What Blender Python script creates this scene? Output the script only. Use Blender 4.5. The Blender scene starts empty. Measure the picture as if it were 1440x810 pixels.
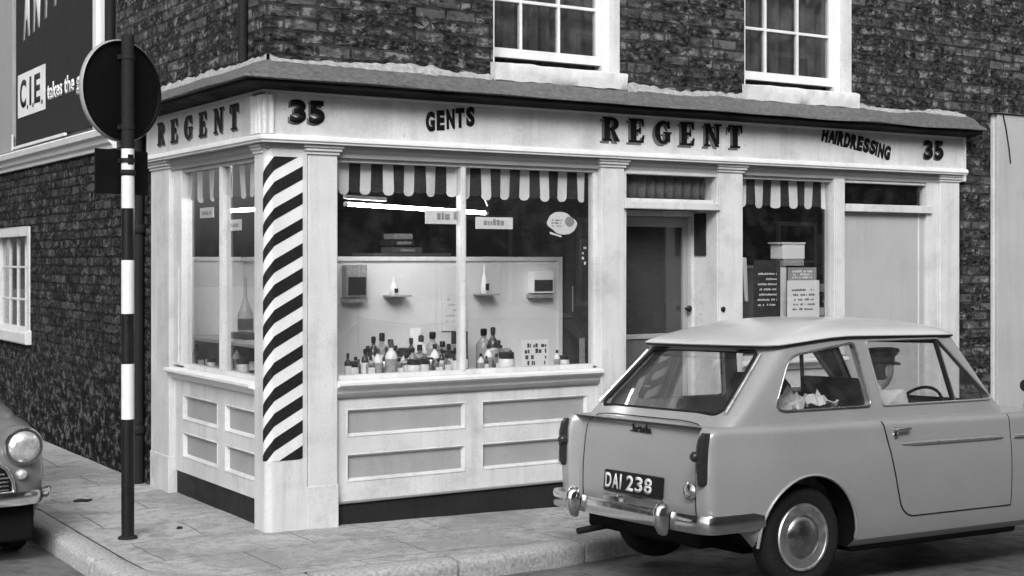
import bpy, bmesh, math, random
from mathutils import Vector, Matrix, noise
R = math.radians
random.seed(7)
SC = bpy.context.scene
COL = SC.collection
PI = math.pi

# ------------------------------------------------------------------ materials
def new_mat(name):
    m = bpy.data.materials.new(name); m.use_nodes = True
    nt = m.node_tree; nt.nodes.clear()
    out = nt.nodes.new('ShaderNodeOutputMaterial')
    return m, nt, out
def N(nt, t, **kw):
    n = nt.nodes.new(t)
    for k, v in kw.items():
        if k in n.inputs: n.inputs[k].default_value = v
        else: setattr(n, k, v)
    return n
def g(v, a=1.0): return (v, v, v, a)
def ramp(nt, fac, stops):
    r = nt.nodes.new('ShaderNodeValToRGB')
    el = r.color_ramp.elements
    while len(el) < len(stops): el.new(0.5)
    for e, (p, c) in zip(el, stops): e.position = p; e.color = g(c)
    nt.links.new(fac, r.inputs[0]); return r.outputs[0]
def noise_n(nt, vec, scale, detail=4, rough=0.55, dist=0.0):
    n = N(nt, 'ShaderNodeTexNoise'); n.inputs['Scale'].default_value = scale
    n.inputs['Detail'].default_value = detail; n.inputs['Roughness'].default_value = rough
    n.inputs['Distortion'].default_value = dist
    nt.links.new(vec, n.inputs['Vector']); return n.outputs[0]
def mapping(nt, vec, scale=(1,1,1), loc=(0,0,0)):
    m = N(nt, 'ShaderNodeMapping'); m.inputs['Scale'].default_value = scale; m.inputs['Location'].default_value = loc
    nt.links.new(vec, m.inputs['Vector']); return m.outputs[0]
def mixc(nt, fac, a, b, mode='MIX'):
    m = N(nt, 'ShaderNodeMix'); m.data_type = 'RGBA'; m.blend_type = mode
    for s, i in ((fac, 0), (a, 6), (b, 7)):
        if isinstance(s, (int, float)):
            m.inputs[i].default_value = s if i == 0 else g(s)
        else: nt.links.new(s, m.inputs[i])
    return m.outputs[2]
def math_n(nt, op, a, b=0.0):
    m = N(nt, 'ShaderNodeMath'); m.operation = op
    for i, s in enumerate((a, b)):
        if isinstance(s, (int, float)): m.inputs[i].default_value = s
        else: nt.links.new(s, m.inputs[i])
    return m.outputs[0]
def bump(nt, h, strength, dist, prev=None):
    b = N(nt, 'ShaderNodeBump'); b.inputs['Strength'].default_value = strength; b.inputs['Distance'].default_value = dist
    nt.links.new(h, b.inputs['Height'])
    if prev is not None: nt.links.new(prev, b.inputs['Normal'])
    return b.outputs[0]

def simple(name, base, rough=0.6, vary=0.12, scale=6.0, metal=0.0, bmp=0.15, streak=0.0, grime=0.0, coat=0.0, spec=0.5, rvar=0.15, fine=60.0, crough=0.16):
    """worn material: broad mottling, vertical streaks, fine grain, chips"""
    m, nt, out = new_mat(name)
    tc = N(nt, 'ShaderNodeTexCoord'); v = tc.outputs['Object']
    p = N(nt, 'ShaderNodeBsdfPrincipled')
    n1 = noise_n(nt, v, scale, 5, 0.6)
    c = ramp(nt, n1, [(0.25, base*(1-vary)), (0.75, min(0.95, base*(1+vary)))])
    if streak:
        n2 = noise_n(nt, mapping(nt, v, (14, 14, 1.1)), 1.0, 4, 0.6)
        c = mixc(nt, math_n(nt, 'MULTIPLY', ramp(nt, n2, [(0.5, 0), (0.75, 1)]), streak), c, base*0.45)
    if grime:
        n3 = noise_n(nt, v, 2.3, 8, 0.72)
        c = mixc(nt, math_n(nt, 'MULTIPLY', ramp(nt, n3, [(0.52, 0), (0.68, 1)]), grime), c, base*0.3)
        n4 = noise_n(nt, v, 21, 5, 0.7)
        c = mixc(nt, math_n(nt, 'MULTIPLY', ramp(nt, n4, [(0.62, 0), (0.70, 1)]), grime), c, base*0.25)
    if grime:
        n7 = noise_n(nt, v, 55, 4, 0.75); n8 = noise_n(nt, v, 1.9, 5, 0.7)
        chip = math_n(nt, 'MULTIPLY', ramp(nt, n7, [(0.66, 0), (0.68, 1)]), ramp(nt, n8, [(0.5, 0), (0.6, 1)]))
        c = mixc(nt, math_n(nt, 'MULTIPLY', chip, min(1, grime*4)), c, base*0.15)
    nf = noise_n(nt, v, fine, 3, 0.6)
    c = mixc(nt, 0.35*vary/0.12*0.5, c, ramp(nt, nf, [(0.3, base*0.6), (0.7, min(1, base*1.3))]))
    nt.links.new(c, p.inputs['Base Color'])
    nt.links.new(ramp(nt, n1, [(0.3, max(0, rough-rvar)), (0.7, min(1, rough+rvar))]), p.inputs['Roughness'])
    p.inputs['Metallic'].default_value = metal
    p.inputs['Specular IOR Level'].default_value = spec
    if coat:
        p.inputs['Coat Weight'].default_value = coat; p.inputs['Coat Roughness'].default_value = crough
    if bmp: nt.links.new(bump(nt, nf, bmp, 0.004, ), p.inputs['Normal'])
    nt.links.new(p.outputs[0], out.inputs[0]); return m

def brick_mat(name, dark, light, mortar, pale=0.5, decay=0.0, paint=0.0, seed=0.0):
    m, nt, out = new_mat(name)
    tc = N(nt, 'ShaderNodeTexCoord'); 
    sx = N(nt, 'ShaderNodeSeparateXYZ'); nt.links.new(tc.outputs['Object'], sx.inputs[0])
    u = math_n(nt, 'ADD', sx.outputs[0], sx.outputs[1])
    cx = N(nt, 'ShaderNodeCombineXYZ'); nt.links.new(u, cx.inputs[0]); nt.links.new(sx.outputs[2], cx.inputs[1])
    cx.inputs[2].default_value = seed
    V = cx.outputs[0]
    # wobble
    nz = N(nt, 'ShaderNodeTexNoise'); nz.inputs['Scale'].default_value = 9; nt.links.new(V, nz.inputs['Vector'])
    sub = N(nt, 'ShaderNodeVectorMath'); sub.operation = 'SUBTRACT'; nt.links.new(nz.outputs[1], sub.inputs[0]); sub.inputs[1].default_value = (.5, .5, .5)
    scl = N(nt, 'ShaderNodeVectorMath'); scl.operation = 'SCALE'; nt.links.new(sub.outputs[0], scl.inputs[0]); scl.inputs['Scale'].default_value = 0.022 + 0.03*decay
    add = N(nt, 'ShaderNodeVectorMath'); add.operation = 'ADD'; nt.links.new(V, add.inputs[0]); nt.links.new(scl.outputs[0], add.inputs[1])
    W = add.outputs[0]
    b = N(nt, 'ShaderNodeTexBrick'); nt.links.new(W, b.inputs['Vector'])
    b.inputs['Scale'].default_value = 1.0; b.inputs['Brick Width'].default_value = 0.228; b.inputs['Row Height'].default_value = 0.077
    b.inputs['Mortar Size'].default_value = 0.010; b.inputs['Mortar Smooth'].default_value = 0.3; b.inputs['Bias'].default_value = -0.1
    b.inputs['Color1'].default_value = g(0.0); b.inputs['Color2'].default_value = g(1.0); b.inputs['Mortar'].default_value = g(0.5)
    per = b.outputs['Color']; fac = b.outputs['Fac']
    spots = ramp(nt, per, [(0.0, dark*0.35), (0.35, dark*0.9), (0.7, light), (0.9, light*1.6), (1.0, light*3.2)])
    n1 = noise_n(nt, W, 1.7, 7, 0.65); n2 = noise_n(nt, mapping(nt, W, (1, 1.5, 1)), 20, 5, 0.65); n3 = noise_n(nt, mapping(nt, W, (1, 1.4, 1)), 7.5, 6, 0.7, 0.1)
    c = mixc(nt, ramp(nt, n1, [(0.35, 0.0), (0.6, 0.6)]), spots, dark*0.45)      # soot in broad clouds
    c = mixc(nt, ramp(nt, n2, [(0.44, 0.0), (0.62, 0.55)]), c, light*1.5)        # worn faces
    nb = noise_n(nt, mapping(nt, W, (1, 1.3, 1), (7, 3, 1)), 13, 5, 0.65)
    c = mixc(nt, ramp(nt, nb, [(0.50, 0.0), (0.62, 0.75)]), c, dark*0.3)         # spalled dark pits
    pk = math_n(nt, 'MULTIPLY', ramp(nt, n3, [(0.53, 0), (0.61, 1)]), ramp(nt, n2, [(0.40, 0.0), (0.50, 1)]))
    c = mixc(nt, math_n(nt, 'MULTIPLY', pk, pale), c, min(0.6, light*3.2))       # pale lime bloom
    mc = mixc(nt, ramp(nt, n3, [(0.4, 0), (0.62, 1)]), mortar*0.35, mortar*1.6)
    c = mixc(nt, fac, c, mc)
    if decay:
        lo = N(nt, 'ShaderNodeMapRange'); nt.links.new(math_n(nt, 'ADD', sx.outputs[2], math_n(nt, 'MULTIPLY', n1, 0.9)), lo.inputs[0])
        lo.inputs[1].default_value = 0.7; lo.inputs[2].default_value = 1.9; lo.inputs[3].default_value = decay; lo.inputs[4].default_value = 0.0
        n5 = noise_n(nt, mapping(nt, W, (1, 1.4, 1)), 11, 6, 0.7, 0.5)
        rc = ramp(nt, n5, [(0.42, dark*0.15), (0.52, dark*1.2), (0.60, light*2.4)])
        c = mixc(nt, lo.outputs[0], c, rc)
    p = N(nt, 'ShaderNodeBsdfPrincipled'); nt.links.new(c, p.inputs['Base Color'])
    p.inputs['Roughness'].default_value = 0.9; p.inputs['Specular IOR Level'].default_value = 0.1
    h = math_n(nt, 'SUBTRACT', math_n(nt, 'MULTIPLY', n2, 0.55), math_n(nt, 'MULTIPLY', fac, 0.8))
    h = math_n(nt, 'ADD', h, math_n(nt, 'MULTIPLY', n3, 0.7))
    nt.links.new(bump(nt, h, 0.9, 0.014), p.inputs['Normal'])
    nt.links.new(p.outputs[0], out.inputs[0]); return m

def glass_mat(name, tint=0.93, rough=0.0, haze=0.0, ior=1.5, dirt=0.05):
    m, nt, out = new_mat(name)
    tr = N(nt, 'ShaderNodeBsdfTransparent'); tr.inputs[0].default_value = g(tint)
    gl = N(nt, 'ShaderNodeBsdfGlossy'); gl.inputs['Roughness'].default_value = rough; gl.inputs[0].default_value = g(0.95)
    fr = N(nt, 'ShaderNodeFresnel'); geo = N(nt, 'ShaderNodeNewGeometry')
    # unrefracted pane: the far face must not reflect totally
    io = N(nt, 'ShaderNodeMapRange'); nt.links.new(geo.outputs['Backfacing'], io.inputs[0]); io.inputs[3].default_value = ior; io.inputs[4].default_value = 1/ior
    nt.links.new(io.outputs[0], fr.inputs[0])
    mix = N(nt, 'ShaderNodeMixShader'); nt.links.new(fr.outputs[0], mix.inputs[0])
    nt.links.new(tr.outputs[0], mix.inputs[1]); nt.links.new(gl.outputs[0], mix.inputs[2])
    df = N(nt, 'ShaderNodeBsdfDiffuse'); df.inputs[0].default_value = g(0.5)
    tc = N(nt, 'ShaderNodeTexCoord'); nn = noise_n(nt, tc.outputs['Object'], 5, 8, 0.7)
    f = math_n(nt, 'MULTIPLY', ramp(nt, nn, [(0.45, 0.15), (0.75, 1)]), dirt)
    m2 = N(nt, 'ShaderNodeMixShader'); nt.links.new(f, m2.inputs[0]); nt.links.new(mix.outputs[0], m2.inputs[1]); nt.links.new(df.outputs[0], m2.inputs[2])
    nt.links.new(m2.outputs[0], out.inputs[0]); return m

def emit_mat(name, s):
    m, nt, out = new_mat(name)
    e = N(nt, 'ShaderNodeEmission'); e.inputs[1].default_value = s; nt.links.new(e.outputs[0], out.inputs[0]); return m

M = {}
M['paint'] = simple('cream_gloss_paint', 0.62, 0.45, 0.15, 3, bmp=0.35, streak=0.42, grime=0.42, fine=90)
M['paint_dull'] = simple('grey_panel_paint', 0.33, 0.5, 0.10, 5, bmp=0.12, streak=0.15, grime=0.12)
M['white'] = simple('white_gloss_paint', 0.72, 0.45, 0.08, 5, bmp=0.15, streak=0.15, grime=0.12)
M['oldwhite'] = simple('old_white_paint', 0.62, 0.6, 0.12, 9, bmp=0.4, streak=0.2, grime=0.35, fine=40)
M['stripe_w'] = simple('faded_white_stripe', 0.72, 0.5, 0.10, 4, bmp=0.25, streak=0.15, grime=0.22)
M['stripe_b'] = simple('faded_black_stripe', 0.018, 0.5, 0.6, 4, bmp=0.25, streak=0.2, grime=0.0, spec=0.12)
M['bright'] = simple('bright_trim', 0.85, 0.38, 0.05, 20, metal=1.0, bmp=0.02)
M['black'] = simple('black_gloss_paint', 0.012, 0.35, 0.2, 5, bmp=0.08, spec=0.25)
M['letter'] = simple('black_sign_enamel', 0.012, 0.45, 0.3, 30, bmp=0.0, spec=0.08)
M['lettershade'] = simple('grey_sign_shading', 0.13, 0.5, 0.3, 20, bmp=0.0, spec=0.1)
M['plinth'] = simple('black_plinth_paint', 0.022, 0.55, 0.3, 6, bmp=0.3, streak=0.3, spec=0.15)
M['brick'] = brick_mat('soot_dark_brick', 0.018, 0.080, 0.035, pale=0.7)
M['brick_side'] = brick_mat('decayed_soot_brick', 0.014, 0.062, 0.016, pale=0.5, decay=0.9, seed=3.3)
M['brick_far'] = brick_mat('plain_stock_brick', 0.10, 0.2, 0.2, pale=0.3, seed=5.1)
M['lead'] = simple('weathered_lead', 0.12, 0.65, 0.6, 5, bmp=0.6, streak=0.5, grime=0.45, fine=30, spec=0.2)
M['cement'] = simple('crumbling_cement', 0.32, 0.9, 0.55, 14, bmp=1.0, grime=0.6, fine=35)
M['render'] = simple('pale_smooth_render', 0.40, 0.8, 0.10, 2, bmp=0.3, streak=0.2, grime=0.15)
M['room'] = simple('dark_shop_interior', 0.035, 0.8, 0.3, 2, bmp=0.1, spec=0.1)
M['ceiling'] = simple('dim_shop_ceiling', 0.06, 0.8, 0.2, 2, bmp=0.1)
M['board'] = simple('pale_pegboard', 0.62, 0.6, 0.07, 2, bmp=0.1)
M['wood'] = simple('stained_wood', 0.10, 0.5, 0.25, 5, bmp=0.2, streak=0.4, spec=0.3)
M['greywood'] = simple('grey_primer_wood', 0.30, 0.55, 0.12, 5, bmp=0.2, streak=0.15)
M['blind'] = simple('dark_green_blind', 0.045, 0.7, 0.2, 4, bmp=0.2, streak=0.4, spec=0.15)
M['cloth_w'] = simple('white_valance_cloth', 0.75, 0.8, 0.06, 8, bmp=0.1)
M['cloth_d'] = simple('dark_valance_cloth', 0.035, 0.8, 0.15, 8, bmp=0.1, spec=0.05)
M['curtain'] = simple('net_curtain', 0.13, 0.9, 0.3, 3, bmp=0.1, streak=0.5, spec=0.1)
M['card'] = simple('white_card', 0.75, 0.6, 0.04, 5, bmp=0.0)
M['cardgrey'] = simple('grey_print', 0.30, 0.6, 0.5, 35, bmp=0.0)
M['carddark'] = simple('dark_card', 0.03, 0.5, 0.3, 15, bmp=0.0, spec=0.15)
M['ink'] = simple('printing_ink', 0.07, 0.6, 0.3, 50, bmp=0.0, spec=0.1)
M['chrome'] = simple('worn_chrome', 0.72, 0.14, 0.08, 20, metal=1.0, bmp=0.03, rvar=0.08)
M['chrome_dull'] = simple('dull_chrome', 0.45, 0.28, 0.2, 12, metal=1.0, bmp=0.06, rvar=0.1)
M['car'] = simple('mid_grey_car_enamel', 0.32, 0.38, 0.06, 3, bmp=0.03, coat=1.0, rvar=0.03, crough=0.18)
M['car_roof'] = simple('skylit_car_roof_enamel', 0.62, 0.38, 0.05, 3, bmp=0.03, coat=0.8, rvar=0.03)  # paler than the body: skylight on the roof put into its colour
M['wheelpaint'] = simple('dark_wheel_enamel', 0.02, 0.45, 0.2, 9, bmp=0.05, grime=0.2, spec=0.12)
M['mini'] = simple('silver_grey_car_enamel', 0.15, 0.38, 0.05, 3, bmp=0.03, coat=1.0, rvar=0.03)
M['rubber'] = simple('black_rubber', 0.015, 0.6, 0.3, 12, bmp=0.1, spec=0.15)
M['tyre'] = simple('dusty_tyre', 0.022, 0.75, 0.4, 10, bmp=0.4, spec=0.12)
M['under'] = simple('underbody', 0.01, 0.9, 0.2, 5, bmp=0.2, spec=0.03)
M['seat'] = simple('dark_seat_vinyl', 0.02, 0.45, 0.2, 9, bmp=0.1, spec=0.12)
M['lens'] = simple('dark_tail_lens', 0.03, 0.12, 0.2, 9, bmp=0.0)
M['lampglass'] = simple('headlamp_glass', 0.85, 0.2, 0.25, 28, bmp=0.35, metal=0.7)
M['paper'] = simple('crumpled_paper', 0.7, 0.7, 0.05, 8, bmp=0.3)
M['skin'] = simple('skin', 0.38, 0.5, 0.08, 12, bmp=0.05)
M['coat'] = simple('pale_coat_cloth', 0.65, 0.85, 0.12, 20, bmp=0.4)
M['hair'] = simple('dark_hair', 0.03, 0.6, 0.3, 30, bmp=0.3)
M['glass'] = glass_mat('window_glass', 0.95, dirt=0.03)
M['glass_old'] = glass_mat('dusty_window_glass', 0.85, dirt=0.09)
M['carglass'] = glass_mat('car_glass', 0.96, dirt=0.055)
M['bglass'] = glass_mat('bottle_glass', 0.80, rough=0.02, ior=1.5, dirt=0.25)
M['bdark'] = simple('dark_bottle', 0.04, 0.15, 0.3, 20, bmp=0.0)
M['bmid'] = simple('lotion_bottle', 0.28, 0.2, 0.2, 20, bmp=0.0)
M['bwhite'] = simple('white_bottle', 0.75, 0.3, 0.05, 20, bmp=0.0)
M['tube'] = emit_mat('lit_tube', 40)
M['iron'] = simple('rusty_iron', 0.02, 0.7, 0.4, 9, bmp=0.5, grime=0.4, spec=0.12)
M['soffit'] = simple('shade_black_soffit', 0.010, 0.6, 0.3, 5, bmp=0.2, spec=0.05)  # shade under the cornice put into the near-black colour
M['signback'] = simple('sign_back_enamel', 0.007, 0.5, 0.35, 5, bmp=0.1, streak=0.4, grime=0.3, spec=0.1)
M['poster'] = simple('dark_poster_paper', 0.028, 0.75, 0.2, 3, bmp=0.2, streak=0.2, spec=0.15)
M['poster_w'] = simple('white_poster_ink', 0.75, 0.7, 0.1, 6, bmp=0.0)

def pavement_mat():
    m, nt, out = new_mat('worn_flagstones')
    tc = N(nt, 'ShaderNodeTexCoord'); v = tc.outputs['Object']
    nz = N(nt, 'ShaderNodeTexNoise'); nz.inputs['Scale'].default_value = 3; nt.links.new(v, nz.inputs['Vector'])
    W = N(nt, 'ShaderNodeVectorMath'); W.operation = 'MULTIPLY_ADD'; nt.links.new(nz.outputs[1], W.inputs[0]); W.inputs[1].default_value = (.05, .05, 0); nt.links.new(v, W.inputs[2])
    b = N(nt, 'ShaderNodeTexBrick'); nt.links.new(mapping(nt, W.outputs[0], (1, 1, 1), (0.3, 0.41, 0)), b.inputs['Vector'])
    b.inputs['Scale'].default_value = 1; b.inputs['Brick Width'].default_value = 0.92; b.inputs['Row Height'].default_value = 0.56
    b.inputs['Mortar Size'].default_value = 0.006; b.inputs['Mortar Smooth'].default_value = 0.6
    b.inputs['Color1'].default_value = g(0.44); b.inputs['Color2'].default_value = g(0.60); b.inputs['Mortar'].default_value = g(0.1)
    n1 = noise_n(nt, v, 1.6, 9, 0.7); n2 = noise_n(nt, v, 14, 7, 0.75); n3 = noise_n(nt, v, 90, 4, 0.7)
    c = mixc(nt, ramp(nt, n1, [(0.42, 0), (0.62, 0.6)]), b.outputs['Color'], 0.52)
    c = mixc(nt, ramp(nt, n2, [(0.50, 0), (0.64, 0.75)]), c, 0.09)
    n5 = noise_n(nt, mapping(nt, v, (1, 1, 1), (5, 2, 0)), 2.7, 6, 0.65, 1.0)
    c = mixc(nt, ramp(nt, n5, [(0.54, 0), (0.64, 0.6)]), c, 0.12)
    n6 = noise_n(nt, mapping(nt, v, (1, 1, 1), (1, 8, 0)), 6, 9, 0.8, 2.0)
    c = mixc(nt, ramp(nt, n6, [(0.485, 0), (0.5, 0.55), (0.515, 0)]), c, 0.07)
    n9 = noise_n(nt, mapping(nt, v, (1, 1, 1), (2, 5, 0)), 1.1, 7, 0.65, 0.8)
    c = mixc(nt, ramp(nt, n9, [(0.47, 0), (0.57, 0.6)]), c, 0.15)
    c = mixc(nt, 0.35, c, ramp(nt, n3, [(0.3, 0.08), (0.7, 0.6)]))
    c = mixc(nt, math_n(nt, 'MULTIPLY', b.outputs['Fac'], ramp(nt, n2, [(0.35, 0.05), (0.55, 0.7)])), c, 0.08)
    p = N(nt, 'ShaderNodeBsdfPrincipled'); nt.links.new(c, p.inputs['Base Color'])
    nt.links.new(ramp(nt, n1, [(0.3, 0.45), (0.7, 0.8)]), p.inputs['Roughness'])
    h = math_n(nt, 'SUBTRACT', math_n(nt, 'ADD', math_n(nt, 'MULTIPLY', n2, 0.6), math_n(nt, 'MULTIPLY', n3, 0.35)), math_n(nt, 'MULTIPLY', b.outputs['Fac'], 0.5))
    nt.links.new(bump(nt, h, 0.7, 0.01), p.inputs['Normal'])
    nt.links.new(p.outputs[0], out.inputs[0]); return m
def road_mat():
    m, nt, out = new_mat('worn_asphalt')
    tc = N(nt, 'ShaderNodeTexCoord'); v = tc.outputs['Object']
    n1 = noise_n(nt, v, 0.9, 9, 0.7); n2 = noise_n(nt, v, 55, 5, 0.8); n3 = noise_n(nt, v, 7, 8, 0.75, 0.5)
    c = ramp(nt, n1, [(0.35, 0.09), (0.65, 0.20)])
    c = mixc(nt, ramp(nt, n3, [(0.5, 0), (0.64, 0.7)]), c, 0.035)
    c = mixc(nt, ramp(nt, n2, [(0.5, 0), (0.72, 0.55)]), c, 0.3)
    p = N(nt, 'ShaderNodeBsdfPrincipled'); nt.links.new(c, p.inputs['Base Color'])
    nt.links.new(ramp(nt, n3, [(0.3, 0.35), (0.7, 0.8)]), p.inputs['Roughness'])
    nt.links.new(bump(nt, math_n(nt, 'ADD', n2, math_n(nt, 'MULTIPLY', n3, 0.8)), 0.9, 0.012), p.inputs['Normal'])
    nt.links.new(p.outputs[0], out.inputs[0]); return m
M['pave'] = pavement_mat(); M['road'] = road_mat()
M['kerb'] = simple('worn_granite_kerb', 0.42, 0.65, 0.6, 9, bmp=1.0, grime=0.85, fine=50, spec=0.2)

# ------------------------------------------------------------------ mesh builder
class MB:
    def __init__(s): s.v = []; s.f = []; s.mi = []; s.cur = 0
    def add(s, vs, fs):
        o = len(s.v); s.v += [tuple(a) for a in vs]
        for f in fs: s.f.append(tuple(o+i for i in f)); s.mi.append(s.cur)
    def box(s, x0, x1, y0, y1, z0, z1):
        v = [(x, y, z) for z in (z0, z1) for y in (y0, y1) for x in (x0, x1)]
        s.add(v, [(0,2,3,1),(4,5,7,6),(0,1,5,4),(2,6,7,3),(0,4,6,2),(1,3,7,5)]); return s
    def prism(s, pts, d):
        """pts: 3D polygon (list of Vector); extruded by vector d"""
        n = len(pts); d = Vector(d); a = [Vector(p) for p in pts]; b = [p+d for p in a]
        s.add(a+b, [tuple(range(n))[::-1], tuple(range(n, 2*n))] + [(i, (i+1) % n, n+(i+1) % n, n+i) for i in range(n)]); return s
    def tube(s, path, r, n=8, closed=False, cap=True, squash=None):
        P = [Vector(p) for p in path]; m = len(P); rings = []
        t0 = (P[1]-P[0]).normalized(); ref = Vector((0,0,1)) if abs(t0.z) < 0.9 else Vector((1,0,0))
        a = t0.cross(ref).normalized()
        for i in range(m):
            if closed: t = (P[(i+1) % m]-P[i-1]).normalized()
            else: t = (P[min(i+1, m-1)]-P[max(i-1, 0)]).normalized()
            a = (a - t*a.dot(t)).normalized(); b = t.cross(a)
            rr = r[i] if isinstance(r, (list, tuple)) else r
            ry, rz = (rr, rr) if squash is None else (rr, rr*squash)
            rings.append([P[i]+a*math.cos(2*PI*k/n)*ry+b*math.sin(2*PI*k/n)*rz for k in range(n)])
        vs = [p for q in rings for p in q]; fs = []
        for i in range(m if closed else m-1):
            j = (i+1) % m
            for k in range(n): fs.append((i*n+k, i*n+(k+1) % n, j*n+(k+1) % n, j*n+k))
        if cap and not closed: fs += [tuple(range(n))[::-1], tuple((m-1)*n+k for k in range(n))]
        s.add(vs, fs); return s
    def lathe(s, prof, c=(0,0,0), n=24, axis='z'):
        """prof: (r, h) list along axis"""
        vs = []; fs = []; c = Vector(c)
        for r, h in prof:
            for k in range(n):
                a = 2*PI*k/n; x, y = r*math.cos(a), r*math.sin(a)
                p = {'z': (x, y, h), 'y': (x, h, y), 'x': (h, x, y)}[axis]
                vs.append(c+Vector(p))
        for i in range(len(prof)-1):
            for k in range(n): fs.append((i*n+k, i*n+(k+1) % n, (i+1)*n+(k+1) % n, (i+1)*n+k))
        fs.append(tuple(range(n))[::-1]); fs.append(tuple((len(prof)-1)*n+k for k in range(n)))
        s.add(vs, fs); return s
    def grid(s, f, nu, nv):
        vs = [f(i/nu, j/nv) for j in range(nv+1) for i in range(nu+1)]
        s.add(vs, [(j*(nu+1)+i, j*(nu+1)+i+1, (j+1)*(nu+1)+i+1, (j+1)*(nu+1)+i) for j in range(nv) for i in range(nu)]); return s
    def loft(s, rings, closed=True, caps=True):
        n = len(rings[0]); vs = [p for q in rings for p in q]; fs = []
        for i in range(len(rings)-1):
            for k in range(n if closed else n-1): fs.append((i*n+k, i*n+(k+1) % n, (i+1)*n+(k+1) % n, (i+1)*n+k))
        if caps: fs += [tuple(range(n))[::-1], tuple((len(rings)-1)*n+k for k in range(n))]
        s.add(vs, fs); return s
    def mesh(s, name, mats, smooth=None):
        me = bpy.data.meshes.new(name); me.from_pydata(s.v, [], s.f)
        if not isinstance(mats, (list, tuple)): mats = [mats]
        for m in mats: me.materials.append(m)
        me.polygons.foreach_set('material_index', s.mi)
        bm = bmesh.new(); bm.from_mesh(me); bmesh.ops.remove_doubles(bm, verts=bm.verts, dist=1e-5)
        bmesh.ops.recalc_face_normals(bm, faces=bm.faces)
        if smooth is not None:
            for f in bm.faces: f.smooth = True
            for e in bm.edges:
                if len(e.link_faces) == 2 and e.calc_face_angle(0) > R(smooth): e.smooth = False
        bm.to_mesh(me); bm.free(); return me
    def build(s, name, mats, parent=None, smooth=None, bev=0.0, seg=2):
        o = bpy.data.objects.new(name, s.mesh(name, mats, smooth)); COL.objects.link(o)
        if parent is not None: o.parent = parent
        if bev:
            b = o.modifiers.new('bevel', 'BEVEL'); b.width = bev; b.segments = seg; b.limit_method = 'ANGLE'; b.angle_limit = R(40)
        return o

def tag(o, label=None, cat=None, group=None, kind=None):
    if label: o['label'] = label
    if cat: o['category'] = cat
    if group: o['group'] = group
    if kind: o['kind'] = kind
    return o
def empty(name, loc=(0,0,0), rot=(0,0,0)):
    o = bpy.data.objects.new(name, None); COL.objects.link(o); o.location = loc; o.rotation_euler = rot
    o.empty_display_size = 0.1; return o
def B(*a): return MB().box(*a)

def bake_mod(o):
    """apply modifiers"""
    bpy.context.view_layer.update()
    dg = bpy.context.evaluated_depsgraph_get()
    me = bpy.data.meshes.new_from_object(o.evaluated_get(dg)); old = o.data
    o.modifiers.clear(); o.data = me; me.name = old.name; return o
def cut(o, cutters):
    for c in cutters:
        c.data.materials.clear(); c.parent = o.parent
        m = o.modifiers.new('b', 'BOOLEAN'); m.operation = 'DIFFERENCE'; m.object = c; m.solver = 'EXACT'
        bake_mod(o)
    for c in cutters: bpy.data.objects.remove(c)
    return o
def resmooth(o, ang=35):
    bm = bmesh.new(); bm.from_mesh(o.data)
    for f in bm.faces: f.smooth = True
    for e in bm.edges: e.smooth = not (len(e.link_faces) != 2 or e.calc_face_angle(0) > R(ang))
    bm.to_mesh(o.data); bm.free()

def text_mesh(txt, mat, origin, xd, up, height, width=None, bold=0.0, shear=0.0, depth=0.003, name='lettering', parent=None, spacing=1.0):
    """flat raised letters from the built-in font; origin = lower-left corner on the surface"""
    cu = bpy.data.curves.new('t', 'FONT'); cu.body = txt; cu.size = 1.0; cu.offset = bold; cu.shear = shear; cu.space_character = spacing
    cu.resolution_u = 6
    o = bpy.data.objects.new('t', cu); COL.objects.link(o); bpy.context.view_layer.update()
    dg = bpy.context.evaluated_depsgraph_get(); me = bpy.data.meshes.new_from_object(o.evaluated_get(dg))
    bpy.data.objects.remove(o); bpy.data.curves.remove(cu)
    xs = [v.co.x for v in me.vertices]; ys = [v.co.y for v in me.vertices]
    x0, x1, y0, y1 = min(xs), max(xs), min(ys), max(ys)
    sy = height/(y1-y0); sx = sy if width is None else width/(x1-x0)
    xd = Vector(xd).normalized(); up = Vector(up).normalized(); nn = xd.cross(up); O = Vector(origin)
    bm = bmesh.new(); bm.from_mesh(me); bmesh.ops.remove_doubles(bm, verts=bm.verts, dist=1e-4)
    ext = bmesh.ops.extrude_face_region(bm, geom=list(bm.faces))
    ev = {e for e in ext['geom'] if isinstance(e, bmesh.types.BMVert)}
    for v in bm.verts:
        v.co = O + xd*((v.co.x-x0)*sx) + up*((v.co.y-y0)*sy) + nn*(depth if v in ev else 0.0)
    bmesh.ops.recalc_face_normals(bm, faces=bm.faces)
    bm.to_mesh(me); bm.free(); me.materials.clear(); me.materials.append(mat)
    r = bpy.data.objects.new(name, me); COL.objects.link(r)
    if parent is not None: r.parent = parent
    return r
def join(objs, name):
    """the letters of one word stay separate objects, named by their kind"""
    for o in objs: o.name = 'letter'
    return objs
def join_all(objs, name):
    """merge several meshes (letters of one word) into one object"""
    bm = bmesh.new(); mats = []
    for o in objs:
        b0 = len(bm.faces)
        mi = []
        for m in o.data.materials:
            if m not in mats: mats.append(m)
            mi.append(mats.index(m))
        bm.from_mesh(o.data); bm.faces.ensure_lookup_table()
        for f in bm.faces[b0:]: f.material_index = mi[f.material_index] if mi else 0
    me = bpy.data.meshes.new(name); bm.to_mesh(me); bm.free()
    for m in mats: me.materials.append(m)
    p = objs[0].parent
    for o in objs: bpy.data.objects.remove(o)
    r = bpy.data.objects.new(name, me); COL.objects.link(r)
    if p: r.parent = p
    return r

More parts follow.
